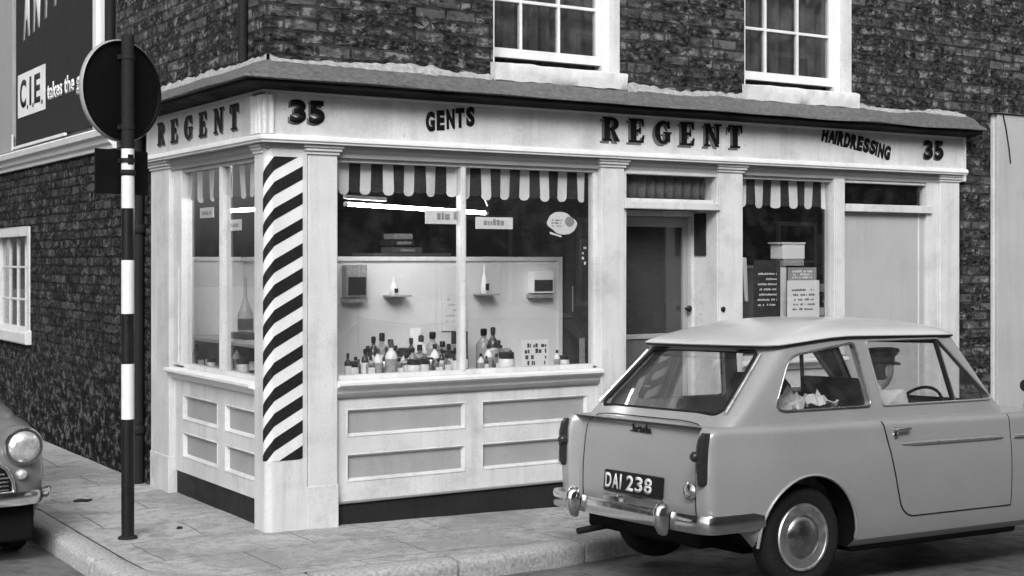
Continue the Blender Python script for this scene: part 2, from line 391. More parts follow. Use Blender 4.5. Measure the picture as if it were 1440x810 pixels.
def rect_round(pts, rs, n=6):
    """2D polygon with rounded corners; rs radius per corner"""
    out = []; m = len(pts)
    for i in range(m):
        p = Vector(pts[i]); a = Vector(pts[i-1]); b = Vector(pts[(i+1) % m]); r = rs[i] if isinstance(rs, (list, tuple)) else rs
        da = (a-p).normalized(); db = (b-p).normalized()
        ang = da.angle(db); d = r/math.tan(ang/2); p1 = p+da*d; p2 = p+db*d
        for k in range(n+1):
            t = k/n; q = p1*(1-t)**2 + p*2*t*(1-t) + p2*t*t; out.append((q.x, q.y))
    return out

# fat slab-serif letters used on the shop sign (unit box: 0..w, 0..1)
def arc_band(cx, cy, ro, ri, a0, a1, n=14):
    o = []; 
    for k in range(n):
        t0 = R(a0+(a1-a0)*k/n); t1 = R(a0+(a1-a0)*(k+1)/n)
        o.append([(cx+ri[0]*math.cos(t0), cy+ri[1]*math.sin(t0)), (cx+ro[0]*math.cos(t0), cy+ro[1]*math.sin(t0)),
                  (cx+ro[0]*math.cos(t1), cy+ro[1]*math.sin(t1)), (cx+ri[0]*math.cos(t1), cy+ri[1]*math.sin(t1))])
    return o
def bx2(x0, y0, x1, y1): return [(x0, y0), (x1, y0), (x1, y1), (x0, y1)]
GL = {
 'R': ([bx2(.10,.09,.38,.91), bx2(0,0,.47,.09), bx2(0,.91,.45,1), [(.40,.50),(.60,.50),(.92,.0),(.62,.0)], bx2(.38,.45,.48,.56), bx2(.38,.87,.48,.91)] + arc_band(.45,.725,(.40,.275),(.13,.15),-90,90), .92),
 'E': ([bx2(.10,.09,.40,.91), bx2(0,0,.80,.09), bx2(0,.91,.80,1), bx2(.40,.44,.62,.56), bx2(.55,.38,.64,.62), [(.66,.09),(.80,.09),(.84,.32),(.76,.32)], [(.66,.91),(.80,.91),(.80,.68),(.74,.68)]], .84),
 'G': (arc_band(.46,.5,(.46,.5),(.17,.38),62,330,20) + [bx2(.58,.09,.84,.44), bx2(.48,.44,.92,.52), [(.62,.86),(.80,1),(.84,.66),(.74,.66)]], .92),
 'N': ([bx2(.08,.09,.24,.91), [(.02,1),(.32,1),(.86,.0),(.66,.0)], bx2(0,0,.36,.09), bx2(.70,.12,.86,.91), bx2(.58,.91,1.0,1), bx2(0,.91,.08,1)], 1.0),
 'T': ([bx2(.26,.09,.56,.90), bx2(.12,0,.70,.09), bx2(0,.90,.82,1), [(0,.90),(.10,.90),(.06,.66),(0,.66)], [(.72,.90),(.82,.90),(.82,.66),(.76,.66)]], .82)}
def slab_word(word, origin, xd, total, height, mats, shade=(-.022, -.018), name='lettering', parent=None, wf=1.0, depth=.006):
    xd = Vector(xd); up = Vector((0,0,1)); nn = xd.cross(up); O = Vector(origin)
    adv = total/(len(word)-1+0.85); lw = adv*0.64*wf
    for i, ch in enumerate(word):
        mb = MB()
        polys, w = GL[ch]
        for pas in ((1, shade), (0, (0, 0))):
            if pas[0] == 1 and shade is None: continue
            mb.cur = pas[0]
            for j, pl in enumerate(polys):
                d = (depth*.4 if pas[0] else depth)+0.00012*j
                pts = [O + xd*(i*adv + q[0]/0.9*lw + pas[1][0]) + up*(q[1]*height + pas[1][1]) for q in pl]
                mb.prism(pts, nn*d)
        mb.build('letter', mats, parent)
# ================================================================== camera, light
cam = bpy.data.cameras.new('camera'); co = bpy.data.objects.new('camera', cam); COL.objects.link(co); SC.camera = co
CAMP = Vector((-3.366, -8.124, 1.66)); co.location = CAMP
co.rotation_euler = (R(90), 0, R(57.7-90))
cam.sensor_width = 36; cam.lens = 50; cam.shift_y = -(405-367)/1440; cam.clip_end = 400; cam.clip_start = 0.05

w = bpy.data.worlds.new('World'); SC.world = w; w.use_nodes = True
nt = w.node_tree; nt.nodes.clear()
sky = N(nt, 'ShaderNodeTexSky'); sky.sky_type = 'NISHITA'; sky.sun_disc = False
SUN_EL, SUN_AZ = 36, 216          # azimuth the light comes from, degrees clockwise from +Y
sky.sun_elevation = R(SUN_EL); sky.sun_rotation = R(SUN_AZ); sky.dust_density = 4.0
bw = N(nt, 'ShaderNodeRGBToBW'); bg = N(nt, 'ShaderNodeBackground'); bg.inputs[1].default_value = 0.15
wo = N(nt, 'ShaderNodeOutputWorld')
nt.links.new(sky.outputs[0], bw.inputs[0]); nt.links.new(bw.outputs[0], bg.inputs[0]); nt.links.new(bg.outputs[0], wo.inputs[0])
sl = bpy.data.lights.new('sun', 'SUN'); sl.energy = 1.5; sl.angle = R(24); sl.color = (1, 1, 1)
so = bpy.data.objects.new('sun', sl); COL.objects.link(so)
d = Vector((math.sin(R(SUN_AZ))*math.cos(R(SUN_EL)), math.cos(R(SUN_AZ))*math.cos(R(SUN_EL)), math.sin(R(SUN_EL))))
so.rotation_euler = (-d).to_track_quat('-Z', 'Y').to_euler()
SC.view_settings.view_transform = 'Standard'; SC.view_settings.look = 'None'; SC.view_settings.gamma = 1
SC.view_settings.exposure = 0.55; SC.view_settings.use_curve_mapping = False
SC.render.engine = 'CYCLES'
SC.cycles.use_denoising = True; SC.cycles.max_bounces = 8; SC.cycles.transparent_max_bounces = 24
SC.cycles.caustics_reflective = False; SC.cycles.caustics_refractive = False

# ================================================================== ground
KP = [(-1.12, 60), (-1.12, 12), (-1.12, 3), (-1.12, -.35)]
for k in range(1, 9):
    a = R(180+90*k/8); KP.append((-.42+.70*math.cos(a), -.45+.84*math.sin(a)))
KP += [(.15, -1.30), (.85, -1.27), (1.4, -1.19), (1.9, -1.09), (2.6, -1.03), (4, -1.0), (12, -1.0), (60, -1.0)]
KP = [Vector((a, b, 0)) for a, b in KP]
def pave_z(x, y): return -0.024*max(0, x-0.2)
def kerb_d(x, y):
    """signed distance outside the kerb line"""
    p = Vector((x, y, 0)); best = 1e9; sgn = 1
    for a, b in zip(KP, KP[1:]):
        ab = b-a; t = max(0, min(1, (p-a).dot(ab)/ab.length_squared)); q = a+ab*t; dd = (p-q).length
        if dd < best-1e-9: best = dd; c = ab.x*(p-a).y-ab.y*(p-a).x; sgn = -1 if c > 0 else 1
    return best*sgn
def road_z(x, y):
    dd = kerb_d(x, y)
    return pave_z(x, y) - 0.115 + 0.030*max(0, min(dd, 3.2)) - (0.03 if dd < -.1 else 0)
def axis(lo, hi, near0, near1, st):
    a = []; x = near0
    while x <= near1: a.append(x); x += st
    s = st; x = near1
    while x < hi: s *= 1.35; x += s; a.append(min(x, hi))
    s = st; x = near0
    while x > lo: s *= 1.35; x -= s; a.insert(0, max(x, lo))
    return a
gx = axis(-80, 80, -3.2, 6.5, .12); gy = axis(-80, 80, -4.2, 2.5, .12)
mb = MB(); n = len(gx)
mb.add([(x, y, road_z(x, y)+.006*noise.noise(Vector((x*1.3, y*1.3, 0)))) for y in gy for x in gx],
       [(j*n+i, j*n+i+1, (j+1)*n+i+1, (j+1)*n+i) for j in range(len(gy)-1) for i in range(n-1)])
tag(mb.build('road', M['road'], smooth=60), kind='structure')
# pavement: strip lofted between the kerb's inner edge and a line inside the buildings
def offset_path(P, o):
    out = []
    for i, p in enumerate(P):
        t = (P[min(i+1, len(P)-1)]-P[max(i-1, 0)]).normalized(); out.append(p + Vector((-t.y, t.x, 0))*o)
    return out
def resample(P, st):
    out = [P[0]]; 
    for a, b in zip(P, P[1:]):
        L = (b-a).length; k = max(1, int(L/st)); 
        for i in range(1, k+1): out.append(a+(b-a)*i/k)
    return out
KPr = resample([p for p in KP], .22)
KI = offset_path(KPr, .165)
mb = MB(); inner = Vector((1.2, 1.6, 0)); rows = 9
for j in range(rows+1):
    for p in KI:
        if p.y > 1.0: q = Vector((1.0, p.y, 0))
        elif p.x > 1.0: q = Vector((p.x, 1.0, 0))
        else: q = Vector((1.0, 1.0, 0))
        r = p+(q-p)*j/rows
        r.z = pave_z(r.x, r.y)+.004*noise.noise(Vector((r.x*2, r.y*2, 0))); mb.v.append(tuple(r))
m_ = len(KI)
for j in range(rows):
    for i in range(m_-1): mb.f.append((j*m_+i, j*m_+i+1, (j+1)*m_+i+1, (j+1)*m_+i)); mb.mi.append(0)
tag(mb.build('pavement', M['pave'], smooth=60), kind='structure')
# kerb stones: one stone after another along the line, with open joints
mb = MB(); run = 0.0; acc = []; rng = random.Random(3)
KPf = resample([p for p in KP if p.y < 14 and p.x < 16], .075)
cur = [KPf[0]]; L = 0; tgt = .8
segs = []
for a, b in zip(KPf, KPf[1:]):
    L += (b-a).length; cur.append(b)
    if L > tgt: segs.append(cur); cur = [b]; L = 0; tgt = rng.uniform(.62, .95)
segs.append(cur)
for sg in segs:
    if len(sg) < 2: continue
    dz = rng.uniform(-.004, .004); rings = []; P = list(sg)
    t0 = (P[1]-P[0]).normalized(); t1 = (P[-1]-P[-2]).normalized(); P[0] = P[0]+t0*.010; P[-1] = P[-1]-t1*.010
    for i, p in enumerate(P):
        t = (P[min(i+1, len(P)-1)]-P[max(i-1, 0)]).normalized(); nn = Vector((-t.y, t.x, 0)); z = pave_z(p.x, p.y)+.004+dz
        wob = .011*noise.noise(p*5)+.005*noise.noise(p*19); e = .0 if 0 < i < len(P)-1 else .006
        prof = [(.004+e, -.20), (.002+e, -.05), (.006+e+wob, -.028), (.016+e+wob, -.012), (.034+wob, -.003-e), (.09, 0-e*.4), (.15, .001-e*.4), (.162-e, -.01), (.163, -.20)]
        rings.append([p+nn*q[0]+Vector((0, 0, z+q[1])) for q in prof])
    mb.loft(rings)
tag(mb.build('kerb', M['kerb'], smooth=50), kind='structure')

# ================================================================== the corner shop
shop = tag(empty('corner_shop'), 'brick corner building with pale painted barber shopfront', 'shop')
FX0, FX1 = 0.0, 6.24
# --- upper brick walls with sash window openings
Zt = 7.2; WZ0, WZ1 = 2.97, 4.55
W1 = (1.62, 2.676); W2 = (3.841, 4.969)
mb = MB()
for a, b in ((0, W1[0]), (W1[1], W2[0]), (W2[1], 6.63)): mb.box(a, b, 0, .28, 2.62, Zt)
for a, b in (W1, W2): mb.box(a, b, 0, .28, 2.62, WZ0); mb.box(a, b, 0, .28, WZ1, Zt)
mb.box(0, .28, .28, 3.04, 2.62, Zt)
mb.box(6.262, 6.63, .0, .28, -.3, 2.62)
mb.build('upper_wall', M['brick'], shop)
MB().box(.28, 6.63, .28, .5, -.3, 0).build('footing', M['room'], shop)
mb = MB().box(0, 6.63, 0, 7, 7.2, 7.3); mb.build('roof', M['lead'], shop)
# back shell so that the room is closed
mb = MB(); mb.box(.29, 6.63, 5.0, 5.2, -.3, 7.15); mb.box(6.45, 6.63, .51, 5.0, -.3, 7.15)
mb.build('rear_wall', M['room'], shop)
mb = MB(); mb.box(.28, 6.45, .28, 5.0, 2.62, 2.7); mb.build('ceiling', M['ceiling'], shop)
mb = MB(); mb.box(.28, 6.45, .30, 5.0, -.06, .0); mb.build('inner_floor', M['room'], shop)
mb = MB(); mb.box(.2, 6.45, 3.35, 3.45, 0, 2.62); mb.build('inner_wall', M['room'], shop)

def sash(x0, x1, label, rows, ncol, paneh, off):
    y = .12; mb = MB()
    xl, xr = x0-.0, x1
    mb.box(xr-.067, xr, y, y+.1, WZ0, WZ1); mb.box(xl, xl+.03, y, y+.1, WZ0, WZ1)                 # box frame
    mb.box(xl+.03, xr-.067, y+.02, y+.1, WZ1-.07, WZ1)
    z0 = 3.055; a, b = xl+.03, xr-.067
    mb.box(a, b, y+.02, y+.065, z0, z0+.062)
    mb.box(b-.04, b, y+.02, y+.065, z0+.062, WZ1-.07); mb.box(a, a+.0+.02, y+.02, y+.065, z0+.062, WZ1-.07)
    gx0, gx1 = a+.02-off, b-.04; pw = (gx1-gx0)/ncol
    for k in range(1, ncol):
        xx = gx0+pw*k; mb.box(xx-.010, xx+.010, y+.024, y+.06, z0+.062, WZ1-.07)
    zz = z0+.062+paneh
    k = 0
    while zz < WZ1-.1:
        h = .011 if k != 1 else .03
        # butt bars between the uprights
        xs = [a+.02] + [gx0+pw*q for q in range(1, ncol)] + [gx1]
        for q in range(ncol):
            mb.box(xs[q]+(.010 if q else 0), xs[q+1]-(.010 if q < ncol-1 else 0), y+.026, y+.058, zz-h, zz+h)
        zz += paneh; k += 1
    fr = mb.build('sash_window', M['white'], shop, bev=.003); tag(fr, label)
    B(a, b, y+.040, y+.044, z0+.03, WZ1-.07).build('pane', M['glass_old'], fr)
    mb = MB(); mb.box(xr, xr+.0, 0, 0, 0, 0) if 0 else None
    # plastered white reveals
    mb.box(xr-.012, xr-.0005, .002, y, WZ0+.02, WZ1-.001); mb.build('reveal', M['oldwhite'], fr); mb = MB(); mb.box(xl+.0005, xl+.012, .002, y, WZ0+.02, WZ1-.001)
    mb.build('reveal', M['oldwhite'], fr)
    # rough stone sill
    mb = MB(); nn = 26
    def top(u, v):
        x = xl-.015+u*(xr-xl+.03); return x
    for k in range(1):
        rings = []
        for i in range(nn+1):
            x = xl-.02+(xr-xl+.04)*i/nn; r = lambda q: .010*noise.noise(Vector((x*11, q*.6, xl)))+.004*noise.noise(Vector((x*40, q, xl)))
            rings.append([(x, .115, 2.86), (x, -.055, 2.865+r(1)), (x, -.066+r(7), 2.87+r(1)), (x, -.068+r(2), 2.92+r(3)), (x, -.070+r(6), 2.975+r(8)), (x, -.060, 2.985+r(4)), (x, .11, 3.012+r(5)*.3)])
        mb.loft(rings)
    mb.build('sill', M['oldwhite'], fr, smooth=50)
    # curtains hung just behind the glass
    mb = MB(); yy = y+.13
    def cf(u, v): x = xl+.02+u*(xr-xl-.04); return (x, yy+.02*math.sin(x*55+1.5*math.sin(x*9))+.01, WZ0+.03+v*(WZ1-WZ0))
    mb.grid(cf, 90, 1); c = mb.build('curtain', M['curtain'], fr, smooth=70)
    md = c.modifiers.new('t', 'SOLIDIFY'); md.thickness = .003
sash(W1[0], W1[1], 'sash window above the word GENTS, slightly raised', 3, 3, .335, .05)
sash(W2[0], W2[1], 'sash window above the word HAIRDRESSING, half hidden by its reveal', 3, 3, .335, .04)
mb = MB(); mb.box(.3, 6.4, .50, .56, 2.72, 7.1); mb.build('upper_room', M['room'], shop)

# --- lead covered cornice round the corner
def cornice_profile(t, f):   # returns list of (outward distance, z)
    j = lambda s, a=1: a*noise.noise(Vector((t*1.7+s, s*3.1, f)))
    w_ = .012*noise.noise(Vector((t*4.1, 2, f)))
    return [(-.02, 2.895+.015*j(5)), (.02, 2.885+.016*j(1)+w_), (.09, 2.850+.018*j(2)-w_), (.15, 2.802+.020*j(3)+w_), (.20, 2.772+.014*j(4)+w_), (.222+w_, 2.764+.014*j(4)),
            (.226+w_, 2.748+.014*j(4)), (.215, 2.744+.006*j(4)), (.17, 2.742), (-.02, 2.76)]
rings = []
for i in range(41):      # side street part from the far end to the corner
    y = 2.33-(2.33+0)*i/40
    pr = cornice_profile(y+20, 1)
    rings.append([(-dd, (y if y > .001 else -dd), z) for dd, z in pr])
for i in range(1, 101):
    x = 0+6.31*i/100; pr = cornice_profile(x+20.0, 1); rings.append([(x, -dd, z) for dd, z in pr])
rings[40] = [(-dd, -dd, z) for dd, z in cornice_profile(20, 1)]
cor = MB().loft(rings).build('cornice', M['lead'], shop, smooth=60)
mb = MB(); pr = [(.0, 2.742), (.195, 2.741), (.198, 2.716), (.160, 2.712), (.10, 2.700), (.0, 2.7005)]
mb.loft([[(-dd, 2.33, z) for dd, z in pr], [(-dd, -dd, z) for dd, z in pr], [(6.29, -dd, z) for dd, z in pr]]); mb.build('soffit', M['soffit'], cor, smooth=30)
# crumbling cement fillet where the lead meets the brick
def fillet(pts, outw):
    rings = []
    for i, p in enumerate(pts):
        p = Vector(p); h = .022+.030*noise.noise(p*2.3)+.022*noise.noise(p*16); dd = .02+.018*noise.noise(p*5)+.010*noise.noise(p*25); o = Vector(outw)
        rings.append([p+Vector((0, 0, -.05)), p+o*(dd+.045)+Vector((0, 0, -.055)), p+o*(dd+.02)+Vector((0, 0, -.0+.01*noise.noise(p*19))), p+o*dd*.6+Vector((0, 0, h*.7)), p+o*.006+Vector((0, 0, h)), p-o*.02+Vector((0, 0, h))])
    return rings
mb = MB()
mb.loft(fillet([(x*.03+.02, 0, 2.895) for x in range(0, 53)], (0, -1, 0)))
mb.build('cement_fillet', M['cement'], cor, smooth=55); mb = MB(); mb.loft(fillet([(2.70+x*.03, 0, 2.89) for x in range(0, 38)], (0, -1, 0)))
mb.build('cement_fillet', M['cement'], cor, smooth=55); mb = MB(); mb.loft(fillet([(5.0+x*.03, 0, 2.89) for x in range(0, 43)], (0, -1, 0)))
mb.build('cement_fillet', M['cement'], cor, smooth=55); mb = MB(); mb.loft(fillet([(0, .0+x*.03, 2.895) for x in range(0, 72)], (-1, 0, 0)))
mb.build('cement_fillet', M['cement'], cor, smooth=55)

# --- fascia boards and mouldings
PR = .0
fas = MB().box(-.012, FX1, -.03, .0, 2.435, 2.70).box(-.03, -.0, .165, 2.215, 2.435, 2.70).build('fascia', M['paint'], shop, bev=.003)
mb = MB()
def run_profile(mb, prof, x1=FX1+.03, y1=2.24):
    rings = [[(-dd, y1, z) for dd, z in prof], [(-dd, -dd, z) for dd, z in prof], [(x1, -dd, z) for dd, z in prof]]
    mb.loft(rings)
run_profile(mb, [(.0, 2.435), (.036, 2.436), (.058, 2.428), (.066, 2.412), (.066, 2.400), (.055, 2.394), (.055, 2.384), (.0, 2.384)])
mb.build('fascia_moulding', M['white'], fas, smooth=40)
mb = MB(); run_profile(mb, [(-.05, 2.3835), (.010, 2.3835), (.006, 2.355), (-.018, 2.335), (-.018, 2.31), (-.05, 2.31)], x1=FX1, y1=2.2)
mb.build('bed_moulding', M['paint_dull'], fas, smooth=40)
mb = MB(); run_profile(mb, [(.0, 2.70), (.050, 2.6995), (.044, 2.690), (.033, 2.684), (.0, 2.684)], x1=FX1+.02, y1=2.23)
mb.build('crown_moulding', M['paint_dull'], fas, smooth=40)
mb = MB()                                                   # reeded corner block
mb.box(-.045, -.012, -.045, .165, 2.436, 2.67)
for q in (.00, .055, .11): mb.tube([(-.045, q, 2.437), (-.045, q, 2.668)], .014, 8)
mb.box(-.012, .03, -.045, -.03, 2.436, 2.67)
mb.build('corner_block', M['paint'], fas, smooth=40)
mb = MB(); mb.box(FX1, FX1+.02, -.05, .0, 2.33, 2.70); mb.build('fascia_end', M['paint'], fas)

# --- signwriting
X = (1, 0, 0); Zu = (0, 0, 1); YN = (0, -1, 0); fy = -.0302; fx = -.0302
def num35(ox, zb, h, wd):
    ls = []; w1 = wd*.46
    for c_, xx in (('3', ox), ('5', ox+wd-w1)):
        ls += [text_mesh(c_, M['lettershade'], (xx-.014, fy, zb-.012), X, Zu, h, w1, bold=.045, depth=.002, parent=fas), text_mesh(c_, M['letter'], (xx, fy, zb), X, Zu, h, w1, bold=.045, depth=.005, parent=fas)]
    return join(ls, 'house_number')
num35(.14, 2.508, .145, .232); num35(5.765, 2.503, .155, .235)
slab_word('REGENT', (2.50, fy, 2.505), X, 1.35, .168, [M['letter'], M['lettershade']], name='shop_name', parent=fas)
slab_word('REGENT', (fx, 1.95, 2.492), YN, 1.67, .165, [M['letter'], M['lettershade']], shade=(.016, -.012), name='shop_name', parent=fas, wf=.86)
def word(s, x0, x1, base, h, rot, bold, shear, wf=.86):
    ls = []; n_ = len(s); adv = (x1-x0)/n_
    wid = [(.35 if c == 'I' else 1.0) for c in s]; tot = sum(wid); x = x0
    for i, c in enumerate(s):
        aw = (x1-x0)*wid[i]/tot; t = (i+.5)/n_; zb = base(t); a = rot(t)
        dx = Vector((math.cos(a), 0, math.sin(a))); dz = Vector((-math.sin(a), 0, math.cos(a)))
        ls.append(text_mesh(c, M['letter'], Vector((x+aw*.06, fy, zb)), dx, dz, h, aw*wf, bold=bold, shear=shear, depth=.004+.0001*i, parent=fas)); x += aw
    return join(ls, 'lettering')
word('GENTS', 1.09, 1.465, lambda t: 2.492+.060*t, .130, lambda t: R(5), .06, .12, .92)
word('HAIRDRESSING', 4.60, 5.36, lambda t: 2.600-.125*t+.010*math.sin(t*PI), .118, lambda t: R(-9), .065, .1, .98)

# --- pilasters with stepped capitals (front)
def pil_front(x0, x1, z0=None, y0=0.0, dep=.10):
    zb = pave_z(x0, 0)-.03; mb = MB(); mb.box(x0, x1, y0, y0+dep, zb, 2.325)
    mb.box(x0-.006, x1+.006, y0-.006, y0+dep, zb, .26)
    for a, z in ((.012, 2.322), (.024, 2.342), (.034, 2.362)):
        mb.box(x0-a, x1+a, y0-a, y0+dep-.002*a*50, z, z+.0185)
    return mb.build('pilaster', M['paint'], shop, bev=.004)
pil_front(.275, .475); pil_front(2.512, 2.715); pil_front(3.60, 3.827); pil_front(6.0, 6.235)
mb = MB(); mb.box(0, .10, 1.80, 2.20, -.03, 2.325); mb.box(-.006, .10, 1.794, 2.206, -.03, .26)
for a, z in ((.012, 2.322), (.024, 2.342), (.034, 2.362)): mb.box(-a, .1-a*.1, 1.80-a, 2.20+a*.5, z, z+.0185)
mb.build('pilaster', M['paint'], shop, bev=.004)
mb = MB(); mb.box(.002, .10, .058, .20, -.03, 2.325)
for a, z in ((.010, 2.322), (.018, 2.342), (.026, 2.362)): mb.box(.002-a, .1, .058, .20+a, z, z+.0185)
mb.build('pilaster', M['paint'], shop, bev=.004)
# --- rounded corner post with the painted barber stripes
PWID = .268; CR = .050; AL = CR*PI/2
def post_pt(wd, off=0.0):      # distance along the surface from the left edge -> x, y
    if wd < AL:
        a = PI - (wd/CR); c = Vector((CR, CR)); r = CR+off
        return (c.x+r*math.cos(a), c.y-r*math.sin(a))
    return (CR+(wd-AL), -off)
mb = MB(); ring = [post_pt(AL*k/8) for k in range(9)]+[(PWID, 0), (PWID, .10), (.0, .10)]
ring = [(x, y) for x, y in ring]
mb.loft([[(x, y, z) for x, y in ring] for z in (-.03, 2.3835)])
post = mb.build('corner_post', M['paint'], shop, smooth=40)
mb = MB(); ws = [AL*k/8 for k in range(9)]+[AL+(.238-CR)*k/6 for k in range(1, 7)]; W0 = ws[-1]
Zb, Ztop = .435, 2.30
def wavy(w_): return .010*math.sin(w_*20)
def sh(w_):                                             # height of a band's edge across the face
    return .55*w_ + (.9*(w_-AL) if w_ < AL else 0)*.9
def strip(z0, z1, off, mi):
    mb.cur = mi
    for a, b in zip(ws, ws[1:]):
        if a < .006 and 0: continue
        q = []
        for w_ in (a, b):
            lo = max(Zb, min(Ztop, z0+sh(w_))); hi = max(Zb, min(Ztop, z1+sh(w_))); q.append((w_, lo, hi))
        if q[0][2]-q[0][1] < 1e-5 and q[1][2]-q[1][1] < 1e-5: continue
        P = []
        for w_, lo, hi in q:
            xi, yi = post_pt(w_, .0005); xo, yo = post_pt(w_, off); P.append(((xi, yi), (xo, yo), lo, hi))
        (i0, o0, l0, h0), (i1, o1, l1, h1) = P
        vs = [(*i0, l0), (*o0, l0), (*o0, h0), (*i0, h0), (*i1, l1), (*o1, l1), (*o1, h1), (*i1, h1)]
        mb.add(vs, [(0,1,2,3), (7,6,5,4), (1,5,6,2), (0,4,5,1), (3,2,6,7), (0,3,7,4)])
strip(-2, 5, .0015, 0)
per = .157; k = 0; z = Zb-.30
while z < Ztop: strip(z+.004*math.sin(z*31), z+.079+.004*math.sin(z*47), .003, 1); z += per
mb.build('barber_stripes', [M['stripe_w'], M['stripe_b']], post)

# --- front window, its sill and stall riser
def valance(name, label, f, x0, x1, z1, z0, pitch, frac, start):
    """striped scalloped cloth; f(u, z, d) maps to world"""
    mb = MB(); x = start; spans = []
    while x < x1:
        spans.append((x, x+pitch*frac, 0)); spans.append((x+pitch*frac, x+pitch, 1)); x += pitch
    for a, b, mi in spans:
        a2, b2 = max(a, x0), min(b, x1)
        if b2-a2 < .004: continue
        mb.cur = mi; n_ = 8; dip = (.023 if mi == 0 else .012)+.006*math.sin(a*83); zj = .008*noise.noise(Vector((a*9, z0, 1)))
        lowa = []
        for k in range(n_+1):
            u = a2+(b2-a2)*k/n_; t = (u-a)/(b-a); lowa.append((u, z0+zj+ (0 if mi == 0 else .018) +dip*(1-math.sqrt(max(0, 1-(2*t-1)**2)))))
        top_ = [(u, z1) for u, _ in lowa]
        fr_ = [f(u, z, .014*math.sin(u*21+2*math.sin(u*5))) for u, z in lowa]; tp = [f(u, z, 0) for u, z in top_]
        fb = [f(u, z, .014*math.sin(u*21+2*math.sin(u*5))+.004) for u, z in lowa]; tb = [f(u, z, .004) for u, z in top_]
        for k in range(n_):
            mb.add([fr_[k], fr_[k+1], tp[k+1], tp[k], fb[k], fb[k+1], tb[k+1], tb[k]], [(0,1,2,3), (7,6,5,4), (0,4,5,1), (2,6,7,3), (0,3,7,4), (1,5,6,2)])
    o = mb.build(name, [M['cloth_w'], M['cloth_d']]); tag(o, label, 'valance', 'striped cloth valances at the tops of the shop windows'); return o

gy_ = .075
# window frames front
mb = MB()
mb.box(.475, .500, .05, .11, .92, 2.31); mb.box(2.478, 2.512, .05, .11, .92, 2.31)
mb.box(.50, 2.478, .045, .12, 2.285, 2.3105); mb.box(.50, 2.478, .045, .12, .905, .935)
mb.box(1.395, 1.438, .045, .105, .935, 2.285); mb.box(1.406, 1.427, .034, .045, .935, 2.285)
wf = mb.build('display_window', M['paint'], shop, bev=.003); tag(wf, 'wide two-pane display window of the barber shop')
B(.50, 1.395, gy_, gy_+.005, .935, 2.285).build('pane', M['glass'], wf); B(1.438, 2.478, gy_, gy_+.005, .935, 2.285).build('pane', M['glass'], wf)
mb = MB(); prof = [(-.06, .905), (.030, .901), (.040, .894), (.040, .878), (.030, .870), (.006, .866), (-.012, .845), (-.02, .825), (-.06, .825)]
mb.loft([[(x, -dd, z) for dd, z in prof] for x in (.4765, 2.5105)]); mb.build('sill', M['white'], wf, smooth=35)
mb = MB(); prof = [(-.06, .8245), (-.005, .8245), (-.012, .808), (-.025, .795), (-.06, .795)]
mb.loft([[(x, -dd, z) for dd, z in prof] for x in (.4765, 2.5105)]); mb.build('sill_moulding', M['paint_dull'], wf, smooth=35)
ry = .045
def riser(f, u0, u1, panels, ztop, zbot, name='stall_riser', par=shop):
    """f(u, d, z): u along the wall, d depth behind the face"""
    us = sorted({u0, u1} | {p[0] for p in panels} | {p[1] for p in panels}); zs = sorted({ztop, zbot} | {p[2] for p in panels} | {p[3] for p in panels})
    mb = MB(); inpan = lambda u, z: any(p[0] < u < p[1] and p[2] < z < p[3] for p in panels)
    def bx(mb, a, b, d0, d1, z0, z1):
        vs = [f(u, d, z) for z in (z0, z1) for d in (d0, d1) for u in (a, b)]
        mb.add(vs, [(0,2,3,1),(4,5,7,6),(0,1,5,4),(2,6,7,3),(0,4,6,2),(1,3,7,5)])
    for a, b in zip(us, us[1:]):
        for z0, z1 in zip(zs, zs[1:]):
            if not inpan((a+b)/2, (z0+z1)/2): bx(mb, a, b, 0, .05, z0, z1)
    o = mb.build(name, M['paint'], par)
    for p in panels:
        mb = MB(); bx(mb, p[0], p[1], .024, .045, p[2], p[3])
        pn = mb.build('panel', M['paint_dull'], o)
        mb = MB(); r1, r2 = .022, .012          # bolection moulding round the panel, mitred
        def ringp(ins, d): return [f(p[0]+ins, d, p[2]+ins), f(p[1]-ins, d, p[2]+ins), f(p[1]-ins, d, p[3]-ins), f(p[0]+ins, d, p[3]-ins)]
        mb.loft([ringp(-.007, -.0005), ringp(-.005, -.004), ringp(.000, -.005), ringp(.005, .002), ringp(.009, .012), ringp(.015, .0235)], caps=False)
        mb.build('panel_moulding', M['paint'], pn, smooth=30)
    return o
fF = lambda u, d_, z: (u, ry+d_, z)
riser(fF, .4765, 2.5105, [(.565, 1.425, .55, .715), (.565, 1.425, .265, .43), (1.565, 2.42, .55, .715), (1.565, 2.42, .265, .43)], .795, .14)
mb = MB(); prof = [(-.10, .1395), (-.030, .1395), (-.034, .128), (-.048, .122), (-.10, .122)]
mb.loft([[(x, -dd, z) for dd, z in prof] for x in (.4765, 2.5105)]); mb.build('riser_moulding', M['paint_dull'], shop)
B(.482, 2.506, .058, .12, -.12, .1215).build('plinth', M['plinth'], shop, bev=.004)
